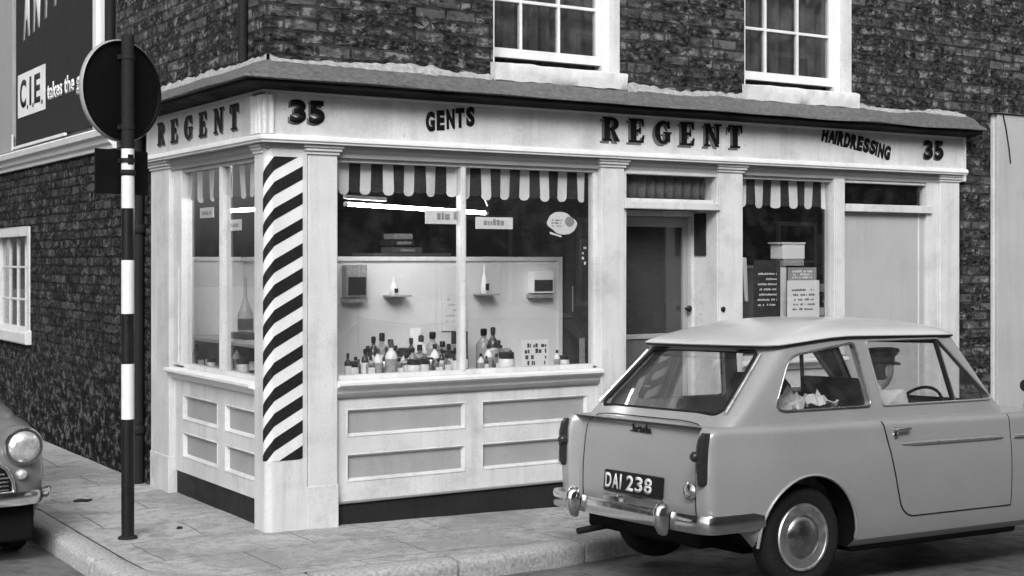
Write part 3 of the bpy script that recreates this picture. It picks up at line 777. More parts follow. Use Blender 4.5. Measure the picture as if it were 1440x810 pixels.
# --- side window
mb = MB()
mb.box(.05, .11, .20, .235, .92, 2.31); mb.box(.03, .11, 1.62, 1.80, .92, 2.31)
mb.box(.045, .12, .235, 1.62, 2.285, 2.3105); mb.box(.045, .12, .235, 1.62, .905, .935)
mb.box(.045, .105, .862, .905, .935, 2.285); mb.box(.034, .045, .873, .894, .935, 2.285)
mb.box(.018, .03, 1.66, 1.70, .93, 1.62)
ws_ = mb.build('display_window', M['paint'], shop, bev=.003); tag(ws_, 'narrower two-pane window facing the side street')
B(.075, .080, .235, .862, .935, 2.285).build('pane', M['glass'], ws_); B(.075, .080, .905, 1.62, .935, 2.285).build('pane', M['glass'], ws_)
mb = MB(); prof = [(-.06, .905), (.030, .901), (.040, .894), (.040, .878), (.030, .870), (.006, .866), (-.012, .845), (-.02, .825), (-.06, .825)]
mb.loft([[(-dd, y, z) for dd, z in prof] for y in (.2005, 1.7995)]); mb.build('sill', M['white'], ws_, smooth=35)
fS = lambda u, d_, z: (ry+d_, u, z)
riser(fS, .2005, 1.7995, [(.285, .80, .545, .71), (.285, .80, .28, .445), (.95, 1.62, .545, .71), (.95, 1.62, .28, .445)], .8245, .165)
B(.058, .12, .205, 1.795, -.05, .1645).build('plinth', M['plinth'], shop, bev=.004)
# --- entrance lobby
mb = MB(); mb.box(2.7165, 2.745, .02, .34, -.1, 2.31); mb.box(3.585, 3.5985, .012, .34, -.1, 2.31)
mb.box(2.745, 3.585, .02, .34, 2.285, 2.31); mb.build('lobby_lining', M['paint'], shop, bev=.003)
mb = MB(); mb.box(2.7165, 3.598, -.012, .10, 2.035, 2.088); mb.box(2.7165, 3.575, .04, .10, 2.088, 2.112)
tr_ = mb.build('transom', M['paint'], shop, bev=.005)
B(2.745, 3.575, .075, .080, 2.112, 2.285).build('fanlight', M['glass'], tr_)
mb = MB(); mb.grid(lambda u, v: (2.75+u*.80, .12+.012*math.sin(u*60), 2.10+v*.185), 70, 1)
c = mb.build('curtain', M['curtain'], tr_, smooth=70); c.modifiers.new('t', 'SOLIDIFY').thickness = .003
B(2.7165, 3.5985, .0, .36, -.14, -.06).build('doorstep', M['kerb'], shop, bev=.006)
DX0, DX1 = 2.745, 3.545; dy = .30
mb = MB(); mb.box(DX1, 3.584, dy-.03, dy+.06, -.06, 2.035); mb.box(DX0, DX1, dy-.03, dy+.06, 1.995, 2.035)

mb.build('door_frame', M['paint'], shop, bev=.003)
B(3.575, 3.584, .135, dy-.032, 1.70, 2.02).build('dark_jamb_panel', M['carddark'], shop)  # dark panel high on the right jamb of the lobby
mb = MB(); mb.box(DX0+.003, DX0+.055, dy, dy+.04, -.055, 1.99); mb.box(DX1-.05, DX1-.003, dy, dy+.04, -.055, 1.99)
mb.box(DX0+.055, DX1-.05, dy, dy+.04, 1.915, 1.99); mb.box(DX0+.055, DX1-.05, dy, dy+.04, 1.08, 1.115); mb.box(DX0+.055, DX1-.05, dy, dy+.04, -.055, .12)
door = mb.build('door', M['greywood'], shop, bev=.003)
B(DX0+.055, DX1-.05, dy+.015, dy+.02, 1.115, 1.915).build('pane', M['glass'], door)
B(DX0+.055, DX1-.05, dy+.026, dy+.032, 1.115, 1.915).build('blind', M['blind'], door)
B(DX0+.055, DX1-.05, dy+.012, dy+.03, .12, 1.08).build('lower_panel', M['wood'], door)
MB().lathe([(.008, 0), (.008, -.03), (.022, -.035), (.024, -.05), (.012, -.062)], (DX1-.028, dy, 1.30), 14, 'y').build('handle', M['black'], door, smooth=50)
MB().lathe([(.02, 0), (.02, -.008), (.01, -.016)], (3.5985, -.02, 1.30) if 0 else (3.63, 0, 1.30), 14, 'y').build('bell_push', M['black'], shop, smooth=50)
# --- right hand window, boarded bay
mb = MB()
mb.box(3.827, 3.85, .05, .11, .92, 2.31); mb.box(3.85, 4.79, .045, .12, 2.285, 2.3105); mb.box(3.85, 4.79, .045, .12, .905, .935)
mb.box(4.79, 4.905, .015, .12, .92, 2.31); mb.box(4.80, 4.895, .001, .015, .92, 2.31)
wr = mb.build('display_window', M['paint'], shop, bev=.003); tag(wr, 'single-pane display window beside the doorway')
B(3.85, 4.79, gy_, gy_+.005, .935, 2.285).build('pane', M['glass'], wr)
mb = MB(); mb.loft([[(x, -dd, z) for dd, z in prof] for x in (3.8285, 4.9)]); mb.build('sill', M['white'], wr, smooth=35)
riser(fF, 3.8285, 4.9, [(3.93, 4.80, .54, .68), (3.93, 4.80, .255, .395)], .8245, .10)
B(3.83, 4.9, .058, .12, -.2, .0995).build('plinth', M['plinth'], shop)
mb = MB(); mb.box(4.905, 5.90, -.01, .09, 2.055, 2.115); mb.box(5.86, 5.998, .02, .10, -.2, 2.31); mb.box(4.906, 5.86, .03, .10, 2.285, 2.31)
tb_ = mb.build('bay_frame', M['paint'], shop, bev=.004)
B(4.906, 5.86, .07, .075, 2.115, 2.285).build('fanlight', M['glass'], tb_)
B(4.906, 5.86, .05, .075, -.25, 2.055).build('bay_board', M['paint_dull'].copy() if 0 else M['render'], shop)
mb = MB(); mb.tube([(5.79, .047, -.2), (5.79, .047, 2.05)], .006, 6); mb.build('cover_strip', M['paint'], shop)

# valances
fV = lambda u, z, d_: (u, .115+d_, z)
fVs = lambda u, z, d_: (.115+d_, u, z)
valance('window_valance', 'striped valance in the left pane of the wide shop window', fV, .505, 1.40, 2.30, 2.085, .158, .48, .50-.03+.065)
valance('window_valance', 'striped valance in the right pane of the wide shop window', fV, 1.44, 2.45, 2.30, 2.075, .158, .48, 1.435)
valance('window_valance', 'short striped valance in the window next to the doorway', fV, 3.855, 4.785, 2.30, 2.07, .175, .52, 3.87)
valance('window_valance', 'striped valance in the side street window nearest the barber stripes', fVs, .24, .86, 2.30, 2.07, .20, .45, .25)
valance('window_valance', 'striped valance in the far pane of the side street window', fVs, .90, 1.62, 2.30, 2.07, .24, .45, .95)
# ================================================================== inside the windows
mb = MB(); mb.box(.476, 2.66, .12, .95, .84, .895); mb.box(.12, .476, .205, 1.90, .84, .895); mb.box(3.83, 4.9, .12, .8, .84, .895)
mb.build('window_bed', M['board'], shop)
mb = MB(); YB = .62; XB = .60
mb.box(XB, 2.56, YB, YB+.02, .895, 1.66); 
mb.box(.12, XB, 1.90, 1.92, .895, 1.66); mb.box(XB, XB+.02, YB+.02, 1.90, .895, 1.66)
mb.build('backing_board', M['board'], shop)
mb = MB(); mb.box(XB-.02, 2.56, YB-.012, YB+.03, 1.66, 1.69); mb.box(.12, XB, 1.885, 1.92, 1.66, 1.69); mb.box(XB-.02, XB+.02, YB+.03, 1.885, 1.66, 1.69)
mb.box(2.56, 2.60, YB-.01, YB+.03, .895, 1.69)
for xx in (.92, 1.52, 2.05): mb.box(xx, xx+.008, YB-.004, YB-.001, .90, 1.655)
mb.build('board_rail', M['paint'], shop, bev=.002)
# inner partition with dim shapes behind, darker room
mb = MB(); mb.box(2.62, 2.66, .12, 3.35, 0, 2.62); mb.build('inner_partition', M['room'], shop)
mb = MB(); mb.box(3.83, 4.9, .70, .72, .895, 1.60); mb.build('backing_board', M['wood'], shop)
B(3.83, 4.9, .68, .72, 1.60, 1.625).build('board_rail', M['greywood'], shop)

def fluoro(name, label, a, b, wr_=.045):
    a = Vector(a); b = Vector(b); r = tag(empty(name, (a+b)/2), label, 'lamp', 'fluorescent tubes inside the shop'); d_ = (b-a)/2; n_ = d_.normalized(); s_ = n_.cross(Vector((0,0,1)))
    mb = MB(); mb.prism([-d_+Vector((0,0,.035))-s_*.02, -d_*.45+Vector((0,0,.035))-s_*.02, -d_*.45+Vector((0,0,.06))-s_*.02, -d_+Vector((0,0,.06))-s_*.02], s_*.04)
    mb.tube([-d_+Vector((0,0,.05)), -d_*.6+Vector((0,0,.6))], .006, 6); mb.tube([d_+Vector((0,0,.05)), d_*.6+Vector((0,0,.6))], .006, 6)
    mb.build('batten', M['white'], r)
    MB().tube([-d_*.97, d_*.97], .013, 10).build('tube', M['tube'], r, smooth=50)
    mb = MB(); mb.tube([-d_*1.0, -d_*.96], .016, 10); mb.tube([d_*.96, d_*1.0], .016, 10); mb.build('end_cap', M['white'], r, smooth=50)
fluoro('fluorescent_lamp', 'long lit fluorescent tube seen through the wide window', (.70, .37, 2.035), (1.80, .37, 1.995))
fluoro('fluorescent_lamp', 'short lit fluorescent tube seen through the side window', (.36, .70, 2.01), (.36, 1.60, 2.02))

def at(u, v, y=None, x=None):
    a = (u-720)/2000; dx, dy_ = .5344+.8452*a, .8452-.5344*a
    t = (y-CAMP.y)/dy_ if y is not None else (x-CAMP.x)/dx
    return Vector((CAMP.x+t*dx, CAMP.y+t*dy_, 1.66+(367-v)/2000*t))

rg = random.Random(11)
def marks(mb, f, u0, u1, z0, z1, rows, d=.0012, fill=.75, tall=.6):
    """rows of small printed marks, too small to be read in the photo"""
    rh = (z1-z0)/rows
    for r_ in range(rows):
        u = u0+rg.uniform(0, .1)*(u1-u0); zb = z1-rh*(r_+1)+rh*.2
        while u < u1-.004:
            wd = rg.uniform(.25, .8)*rh*tall; 
            if rg.random() < fill:
                hh = rh*tall*rg.uniform(.6, 1); e = min(u+wd, u1)
                mb.add([f(u, zb, -d), f(e, zb, -d), f(e, zb+hh, -d), f(u, zb+hh, -d), f(u, zb, -.0002), f(e, zb, -.0002), f(e, zb+hh, -.0002), f(u, zb+hh, -.0002)], [(0,1,2,3),(7,6,5,4),(0,4,5,1),(1,5,6,2),(2,6,7,3),(3,7,4,0)])
            u += wd+rh*.12
def placard(name, label, cat, f, u0, u1, z0, z1, mat, rows=1, group=None, ink='ink', outline=None, strings=True, tall=.6, fill=.8, mg=.14, tilt=0):
    mb = MB(); f2 = lambda u, z, d_: f(u, z+(u-u0)*tilt, d_)
    pts = outline or [(u0, z0), (u1, z0), (u1, z1), (u0, z1)]
    A = [Vector(f2(u, z, 0)) for u, z in pts]; Bk = [Vector(f2(u, z, .004)) for u, z in pts]; n_ = len(A)
    mb.add(A+Bk, [tuple(range(n_)), tuple(range(n_, 2*n_))[::-1]]+[(i, n_+i, n_+(i+1) % n_, (i+1) % n_) for i in range(n_)])
    mb.cur = 1
    if rows: marks(mb, f2, u0+(u1-u0)*mg, u1-(u1-u0)*mg, z0+(z1-z0)*mg*1.3, z1-(z1-z0)*mg*1.3, rows, tall=tall, fill=fill)
    mb.cur = 0
    o = mb.build(name, [M[mat], M[ink]]); tag(o, label, cat, group); return o
fy1 = lambda y0: (lambda u, z, d_: (u, y0+d_, z))
fx1 = lambda x0: (lambda u, z, d_: (x0+d_, u, z))
def pyr(u0, u1, v0, v1, y):       # px rectangle on a plane y=const
    a = at(u0, v1, y=y); b = at(u1, v0, y=y); b2 = at(u1, v1, y=y); return a.x, b.x, (a.z+b2.z)/2, b.z
def pxr(u0, u1, v0, v1, x):
    a = at(u0, v1, x=x); b = at(u1, v0, x=x); return b.y, a.y, a.z, b.z
YG = .100
placard('hanging_card', 'long white card hanging left of the mullion of the wide window', 'card', fy1(YG), *pyr(598, 653, 296, 315, YG), 'card', 1, ink='cardgrey', tall=.9)
placard('hanging_card', 'long white card hanging right of the mullion of the wide window', 'card', fy1(YG), *pyr(669, 721, 306, 322, YG), 'card', 1, ink='cardgrey', tall=.9)
a0 = at(790, 314, y=YG); ol = [(a0.x+.128*math.cos(t)*(1.0 if math.cos(t) > 0 else .95)+.006*math.sin(5*t), a0.z+.078*math.sin(t)*(1 if abs(math.cos(t)) < .6 else .9)+.012*math.cos(t)*-1) for t in [2*PI*k/28 for k in range(28)]]
st_ = placard('window_sticker', 'white rounded sticker high in the right pane of the wide window', 'sticker', fy1(YG), a0.x-.11, a0.x+.02, a0.z-.045, a0.z+.05, 'card', 3, outline=ol, tall=.5, fill=.55)
mb = MB(); mb.prism([(a0.x+.065+.040*math.cos(2*PI*k/14), YG-.0005, a0.z+.012+.036*math.sin(2*PI*k/14)) for k in range(14)], (0, -.001, 0)); mb.build('emblem', M['cardgrey'], st_)
mb = MB(); mb.prism([(a0.x-.10, YG-.0003, a0.z-.075), (a0.x-.005, YG-.0003, a0.z-.098), (a0.x+.0, YG-.0003, a0.z-.088), (a0.x-.10, YG-.0003, a0.z-.060)], (0, .003, 0)); mb.build('banner', M['card'], st_)
YD = .14
placard('show_card', 'dark narrow show card hanging at the right edge of the wide window', 'card', fy1(YD), *pyr(815, 833, 336, 382, YD), 'carddark', 4, ink='card', fill=.5)
placard('show_card', 'grey and white striped show card below the dark hanging card', 'card', fy1(.5), *pyr(805, 830, 402, 438, .5), 'cardgrey', 3, ink='card')
placard('show_card', 'plain grey card leaning low in the right corner of the wide window', 'card', fy1(.35), *pyr(815, 833, 475, 520, .35), 'cardgrey', 0)
placard('price_card', 'busy white picture card on the window bed near its right end', 'card', fy1(.20), *pyr(733, 771, 477, 519, .20), 'card', 4, ink='ink', tall=.8, fill=.7, mg=.08)
placard('hanging_card', 'small white card hanging in the far pane of the side window', 'card', fx1(.1), *pxr(281, 300, 291, 307, .1), 'card', 1, ink='cardgrey')
placard('hanging_card', 'small white card hanging in the near pane of the side window', 'card', fx1(.1), *pxr(313, 339, 308, 325, .1), 'card', 1, ink='cardgrey')
placard('show_card', 'tall dark card hung inside the far edge of the side window', 'card', fx1(.12), *pxr(254, 264, 366, 424, .12), 'carddark', 4, ink='card', fill=.3)
placard('wall_poster', 'pale printed sheet pinned to the backing board beside the mullion', 'poster', fy1(YB-.012), *pyr(620, 655, 405, 465, YB), 'board', 5, ink='cardgrey', fill=.5, tall=.35)
def boxed(name, label, cat, x0, x1, y0, y1, z0, z1, mat, cap=None):
    o = B(x0, x1, y0, y1, z0, z1).build(name, M[mat], bev=.003); tag(o, label, cat)
    return o
def wallbox(label, u0, u1, v0, v1, matc, matd):
    a, b, z0, z1 = pyr(u0, u1, v0, v1, YB-.05); o = boxed('wall_dispenser', label, 'display box', a, b, YB-.075, YB-.001, z0, z1, matc)
    B(a+.012, b-.012, YB-.080, YB-.0752, z0+.015, z0+(z1-z0)*.62).build('front_panel', M[matd], o)
    B(a-.01, b+.01, YB-.06, YB-.001, z0-.035, z0-.005).build('tray', M['cardgrey'], o)
wallbox('boxy wall dispenser with a dark front at the left end of the backing board', 485, 514, 372, 418, 'cardgrey', 'carddark')
wallbox('boxy wall dispenser with a dark front at the right end of the backing board', 747, 776, 382, 412, 'card', 'carddark')
def shelf_bottle(label, u, v0, v1, left, right):
    p = at(u, v1, y=YB-.06); q = at(u, v0, y=YB-.06); h = q.z-p.z
    sh_ = B(p.x-left, p.x+right, YB-.11, YB-.001, p.z-.012, p.z).build('glass_shelf', M['cardgrey'], bev=.002); tag(sh_, 'little shelf under the '+label, 'shelf')
    mb = MB().lathe([(.022, 0), (.026, .01), (.026, h*.35), (.016, h*.55), (.007, h*.75), (.006, h)], (p.x, YB-.06, p.z), 14)
    o = mb.build('bottle', M['bwhite'], smooth=40); tag(o, label, 'bottle')
    B(p.x-.005, p.x+.024, YB-.0875, YB-.082, p.z+h*.12, p.z+h*.35).build('label', M['carddark'], o)
shelf_bottle('white cone shaped bottle on the backing board, left of the mullion', 553, 388, 415, .05, .12)
shelf_bottle('white long necked bottle on the backing board, right of the mullion', 681, 372, 413, .06, .10)

# bottles and jars on the window bed
def bottle(kind, h):
    w_ = h*{'round': .19, 'square': .2, 'tall': .14, 'jar': .42, 'flask': .26, 'spray': .17, 'can': .26}[kind]
    r = empty('bottle'); mats = {'round': 'bmid', 'square': 'bglass', 'tall': 'bdark', 'jar': 'bwhite', 'flask': 'bglass', 'spray': 'bwhite', 'can': 'chrome_dull'}
    bm_ = M[mats[kind]]; cap = M['black'] if kind != 'jar' else M['carddark']
    if kind == 'jar':
        MB().lathe([(w_*.95, 0), (w_, h*.06), (w_, h*.6), (w_*.9, h*.68)], n=16).build('body', bm_, r, smooth=40)
        MB().lathe([(w_*.96, h*.68), (w_*.96, h*.98), (w_*.9, h)], n=16).build('cap', cap, r, smooth=40)
    elif kind == 'can':
        MB().lathe([(w_, 0), (w_, h*.9), (w_*.8, h)], n=16).build('body', bm_, r, smooth=40)
    elif kind in ('square', 'flask'):
        d_ = w_*.6; rings = []
        for z, s_ in ((0, .92), (h*.03, 1), (h*.58, 1), (h*.66, .8), (h*.72, .32), (h*.80, .28)):
            rings.append([(x*s_, y*s_, z) for x, y in rect_round([(-w_, -d_), (w_, -d_), (w_, d_), (-w_, d_)], d_*.5, 3)])
        MB().loft(rings).build('body', bm_, r, smooth=40)
        MB().lathe([(w_*.36, h*.80), (w_*.36, h*.96), (w_*.28, h)], n=12).build('cap', cap, r, smooth=40)
        B(-w_*.8, w_*.8, -d_-.0015, -d_-.0003, h*.15, h*.48).build('label', M['card'], r)
    else:
        MB().lathe([(w_*.9, 0), (w_, h*.03), (w_, h*.6), (w_*.7, h*.70), (w_*.32, h*.77), (w_*.3, h*.83)], n=16).build('body', bm_, r, smooth=40)
        MB().lathe([(w_*.42, h*.83), (w_*.44, h*.97), (w_*.3, h)], n=12).build('cap', cap if kind != 'spray' else M['carddark'], r, smooth=40)
        MB().lathe([(w_*1.01, h*.15), (w_*1.012, h*.17), (w_*1.012, h*.5), (w_*1.01, h*.52)], n=16).build('label', M['card' if kind == 'tall' else 'cardgrey'], r, smooth=40)
    return r
def copy_tree(o, parent=None):
    c = o.copy(); COL.objects.link(c)
    if parent is not None: c.parent = parent
    for ch in list(o.children): copy_tree(ch, c)
    return c
protos = {}
KDESC = {'round': 'round lotion bottle with black cap', 'square': 'square clear bottle with white label', 'tall': 'slim dark bottle with pale label', 'jar': 'squat white jar with dark lid', 'flask': 'broad flat clear flask with black cap', 'spray': 'white bottle with dark top', 'can': 'small shiny tin'}
ORD = ['first', 'second', 'third', 'fourth', 'fifth', 'sixth', 'seventh', 'eighth', 'ninth', 'tenth', 'eleventh', 'twelfth', 'thirteenth', 'fourteenth', 'fifteenth', 'sixteenth', 'seventeenth', 'eighteenth', 'nineteenth', 'twentieth', 'last']
def put(kind, h, x, y, z, label, group):
    hh = round(h, 3)
    if (kind, hh) not in protos: protos[(kind, hh)] = o = bottle(kind, hh)
    else: o = copy_tree(protos[(kind, hh)])
    o.location = (x, y, z); o.rotation_euler = (0, 0, rg.uniform(-.4, .4)); tag(o, label, 'bottle', group)
ZB = .8955
# pixel x of base centre, height in m, kind ; front row (nearest the glass) and back row
front = [(489, .15, 'tall'), (494, .10, 'jar'), (513, .17, 'tall'), (521, .13, 'square'), (531, .17, 'spray'), (540, .09, 'can'), (550, .21, 'spray'), (561, .11, 'flask'), (571, .13, 'flask'), (582, .10, 'jar'), (594, .10, 'jar'), (606, .09, 'can'), (616, .10, 'flask'), (628, .12, 'square'), (641, .15, 'tall'), (676, .12, 'spray'), (684, .10, 'tall'), (698, .11, 'flask'), (712, .12, 'jar'), (783, .12, 'spray'), (793, .08, 'jar')]
back = [(517, .20, 'tall'), (525, .26, 'tall'), (537, .28, 'square'), (549, .24, 'round'), (565, .28, 'jar'), (578, .24, 'tall'), (592, .26, 'spray'), (608, .28, 'round'), (622, .21, 'flask'), (634, .24, 'jar'), (646, .27, 'tall'), (680, .29, 'round'), (693, .30, 'tall'), (704, .17, 'square')]
for row, lst, yy in (('front', front, .24), ('back', back, .42)):
    for i, (u, h, k) in enumerate(lst):
        p = at(u, 520, y=yy+.03*((i*7) % 3-1)); hh = h*(.62 if k == 'jar' and h > .2 else 1)*(1.0 if row == 'back' else 1.12)
        side = 'left of' if u < 655 else 'right of'
        put(k, hh, p.x, p.y, ZB, f'{KDESC[k]}, {ORD[i]} from left, {row} row, wide window', 'toiletries on the bed of the wide shop window')
# triangular white show card standing among the bottles
p = at(600, 520, y=.5); mb = MB().prism([(p.x-.09, .52, ZB), (p.x-.06, .52, ZB), (p.x-.015, .56, ZB+.30), (p.x-.10, .56, ZB+.30)], (0, .006, 0)); 
tag(mb.build('show_card', M['card']), 'tilted white card standing among the bottles of the wide window', 'card')
mid = [(500, .13, 'round'), (508, .11, 'can'), (519, .15, 'spray'), (529, .14, 'flask'), (543, .18, 'tall'), (556, .19, 'square'), (568, .15, 'spray'), (580, .17, 'round'), (590, .19, 'flask'), (600, .15, 'jar'), (611, .19, 'spray'), (621, .16, 'tall'), (631, .19, 'square'), (640, .16, 'spray'), (648, .18, 'flask'), (687, .18, 'spray'), (700, .20, 'flask'), (718, .13, 'square')]
for i, (u, h, k) in enumerate(mid):
    p = at(u, 520, y=.33+.02*((i*5) % 3-1)); put(k, h*(.75 if k == 'jar' else 1.05), p.x, p.y, ZB, f'{KDESC[k]}, {ORD[i]} from left, middle row, wide window', 'toiletries on the bed of the wide shop window')
for i, (u, wd, dp_, h, mt_, lb) in enumerate(((585, .07, .05, .15, 'card', 'white packet left of centre among the wide window bottles'), (604, .09, .05, .17, 'cardgrey', 'grey packet left of centre among the wide window bottles'), (618, .06, .04, .13, 'card', 'narrow white packet near the mullion of the wide window'), (637, .10, .05, .19, 'cardgrey', 'broad grey packet directly left of the wide window mullion'), (707, .10, .06, .15, 'cardgrey', 'grey packet between the mullion and the picture card'), (646, .11, .05, .27, 'carddark', 'tall dark packet behind the bottles left of the mullion'))):
    p = at(u, 520, y=.375 if h < .25 else .50); o = B(-wd/2, wd/2, -dp_/2, dp_/2, 0, h).build('packet', M[mt_], bev=.002); o.location = (p.x, p.y, ZB); o.rotation_euler = (0, 0, rg.uniform(-.3, .3)); tag(o, lb, 'packet')
    B(-wd*.36, wd*.36, -dp_/2-.0015, -dp_/2-.0002, h*.2, h*.7).build('label', M['card' if mt_ != 'card' else 'ink'], o)
# pale reflection-like pale boxes stacked in the dark room behind the board
for i, (u, v, lb) in enumerate(((566, 350, 'lowest of the three dim boxes stacked in the dark room'), (561, 340, 'middle one of the three dim boxes stacked in the dark room'), (563, 331, 'topmost of the three dim boxes stacked in the dark room'))):
    p = at(u, v, y=1.3); o = B(p.x-.13+.02*i, p.x+.12-.03*i, 1.22, 1.4, p.z-.03, p.z+.012).build('carton', M[('wood', 'carddark', 'cardgrey')[i]], bev=.003); tag(o, lb, 'carton'); B(p.x-.06, p.x+.06, 1.215, 1.2198, p.z-.02, p.z).build('label', M['cardgrey'], o)
mb = MB(); q_ = at(563, 350, y=1.3); mb.box(q_.x-.3, q_.x+.35, 1.15, 1.5, q_.z-.055, q_.z-.032); o = mb.build('cabinet', M['wood'], bev=.003); tag(o, 'dark cabinet behind the backing board carrying three dim boxes', 'cabinet')
B(q_.x-.29, q_.x+.34, 1.16, 1.49, 0, q_.z-.056).build('carcass', M['wood'], o)
# side window display
sd = [(262, .16, 'spray'), (268, .14, 'tall'), (276, .18, 'round'), (271, .20, 'jar'), (281, .12, 'flask'), (290, .13, 'square'), (297, .10, 'jar'), (317, .17, 'tall'), (324, .13, 'round'), (333, .20, 'spray'), (341, .15, 'jar'), (350, .20, 'flask')]
for i, (u, h, k) in enumerate(sd):
    p = at(u, 520, x=.22+.05*(i % 2)); put(k, h*(.7 if k == 'jar' else .9), p.x, p.y, ZB, f'{KDESC[k]}, {ORD[i]} from far end, side street window', 'toiletries on the bed of the side window')
p = at(345, 450, x=.45)
mb = MB().lathe([(.05, 0), (.055, .02), (.055, .16), (.03, .22), (.012, .28), (.010, .42)], (p.x, p.y, 1.12), 14); o = mb.build('bottle', M['bmid'], smooth=40); tag(o, 'large grey bottle with a long neck on the side window shelf', 'bottle')
MB().lathe([(.0555, .05), (.056, .06), (.056, .12), (.0555, .13)], (p.x, p.y, 1.12), 14).build('label', M['carddark'], o, smooth=40)
o = B(.14, XB-.001, .30, 1.88, 1.095, 1.118).build('glass_shelf', M['cardgrey'], bev=.002); tag(o, 'long glass shelf across the side window display', 'shelf')
o = boxed('carton', 'dark carton standing behind the far pane of the side window', 'carton', .30, .42, 1.10, 1.42, ZB, 1.16, 'carddark')
o = boxed('carton', 'dark carton standing behind the near pane of the side window', 'carton', .30, .40, .50, .76, ZB, 1.14, 'carddark')
# right window contents
YR = .22
placard('price_list', 'tall black price list with white lettering in the small window', 'price list', fy1(.18), *pyr(1060, 1097, 366, 446, .18), 'carddark', 7, ink='card', tall=.4, fill=.8)
a, b, z0, z1 = pyr(1046, 1058, 362, 424, .3)
mb = MB().prism([(a+.02, .3, z0), (a+.05, .3, z0), (a+.03, .3, z1), (a-.02, .3, z1)], (0, .02, 0)); tag(mb.build('rolled_towel', M['paper'], bev=.008), 'narrow white rolled towel hanging left of the black price list', 'towel')
a, b, z0, z1 = pyr(1098, 1129, 343, 364, .30); o = boxed('carton', 'pale carton balanced above the posters of the small window', 'carton', a, b, .28, .42, z0, z1, 'card')
B(a-.02, b+.002, .272, .43, z1, z1+.012).build('lid', M['paper'], o)
a, b, z0, z1 = pyr(1100, 1128, 364, 372, .30); boxed('carton', 'flat grey carton directly under the pale one', 'carton', a, b, .28, .42, z0-.01, z1-.003, 'cardgrey')
a, b, z0, z1 = pyr(1098, 1106, 376, 446, .30); boxed('display_stand', 'upright white strip left of the big poster', 'stand', a, b, .30, .34, .895, z1, 'paper')
placard('show_card', 'grey flowered card above the big white poster', 'poster', fy1(.235), *pyr(1108, 1148, 376, 396, .235), 'cardgrey', 3, ink='card', tall=.8)
placard('show_card', 'big white poster with dark print in the small window', 'poster', fy1(.20), *pyr(1107, 1152, 394, 447, .20), 'card', 5, ink='ink', tall=.5, fill=.6)
for i, (u, v, rr) in enumerate(((1160, 405, .055), (1163, 420, .06), (1157, 438, .07), (1166, 440, .05))):
    p = at(u, v, y=.33+.03*i); 
    mb = MB().lathe([(rr, 0), (rr*1.02, .01), (rr*1.02, .05), (rr*.9, .065)], (p.x, p.y, p.z-.03), 16); o = mb.build('tin', M[('cardgrey', 'chrome_dull', 'card', 'carddark')[i]], smooth=40)
    tag(o, ('grey round tin, top of the pile beside the big poster', 'shiny round tin below the grey one beside the poster', 'wide white tin low beside the big poster', 'dark round tin at the bottom right of the small window')[i], 'tin')
    MB().lathe([(rr*.94, .066), (rr*.94, .078), (rr*.5, .08)], (p.x, p.y, p.z-.03), 16).build('lid', M['carddark' if i != 3 else 'card'], o, smooth=40)
    MB().lathe([(.008, 0), (.008, max(.01, p.z-.03-.896))], (p.x, p.y, .8955), 8).build('support', M['chrome_dull'], o)

# ================================================================== side building, hoarding, downpipes
side = tag(empty('side_building', (0, 3.04, 0)), 'low soot-black brick building with a white cornice behind the sign pole', 'building')
mb = MB(); SW = (5.86, 7.35)
mb.box(.0, .25, 2.205, SW[0], -.2, 2.56); mb.box(.0, .25, SW[1], 22, -.2, 2.56); mb.box(0, .25, SW[0], SW[1], -.2, .98); mb.box(0, .25, SW[0], SW[1], 1.93, 2.56)
mb.box(.0, .28, 3.045, 22, 2.56, 2.70)
wl = mb.build('wall', M['brick_side'], side)
def setp(o):                        # meshes are written in world coordinates: undo the root's offset
    o.location = (0, -3.04, 0); return o
setp(wl)
mb = MB(); mb.loft([[(-dd, y, z) for dd, z in ((-.02, 2.55), (.03, 2.552), (.035, 2.58), (.06, 2.60), (.07, 2.635), (.105, 2.655), (.115, 2.70), (.10, 2.715), (-.02, 2.74))] for y in (3.05, 22)])
setp(mb.build('cornice', M['white'], side, smooth=30))
mb = MB(); mb.box(.02, .28, 3.045, 22, 2.74, 7.0); setp(mb.build('upper_wall', M['greywood'], side))
mb = MB(); mb.box(-.035, .02, 3.16, 3.25, 2.74, 6.6); mb.box(-.015, .02, 3.25, 3.46, 2.74, 6.6); mb.box(-.045, .02, 3.46, 3.56, 2.74, 6.6)
setp(mb.build('pilaster_strip', M['white'], side, bev=.004))
mb = MB(); mb.box(-.05, .02, 6.30, 7.6, 2.74, 6.6); setp(mb.build('pier', M['greywood'], side, bev=.004))
mb = MB(); mb.box(-.055, -.03, 4.4, 6.26, 2.752, 2.775); mb.box(-.058, -.05, 6.26, 6.32, 2.742, 2.90); setp(mb.build('ledge', M['white'], side))
# window
mb = MB(); y0, y1 = SW; z0, z1 = .98, 1.93
mb.box(-.012, .1, y0-.06, y0+.03, z0, z1+.06); mb.box(-.012, .1, y1-.03, y1+.06, z0, z1+.06); mb.box(-.012, .1, y0+.03, y1-.03, z1-.03, z1+.06)
fr = setp(mb.build('window', M['oldwhite'], side, bev=.004))
mb = MB(); mb.box(.06, .10, y0+.03, y0+.09, z0, z1-.03); mb.box(.06, .10, y1-.09, y1-.03, z0, z1-.03)
for q in range(1, 4):
    yy = y0+.09+(y1-y0-.18)*q/4; mb.box(.065, .095, yy-.011, yy+.011, z0, z1-.03)
for zz in (1.28, 1.60):
    for q in range(4):
        ya = y0+.09+(y1-y0-.18)*q/4+(.011 if q else 0); yb = y0+.09+(y1-y0-.18)*(q+1)/4-(.011 if q < 3 else 0); mb.box(.067, .093, ya, yb, zz-.010, zz+.010)
mb.build('sash', M['oldwhite'], fr, bev=.002)
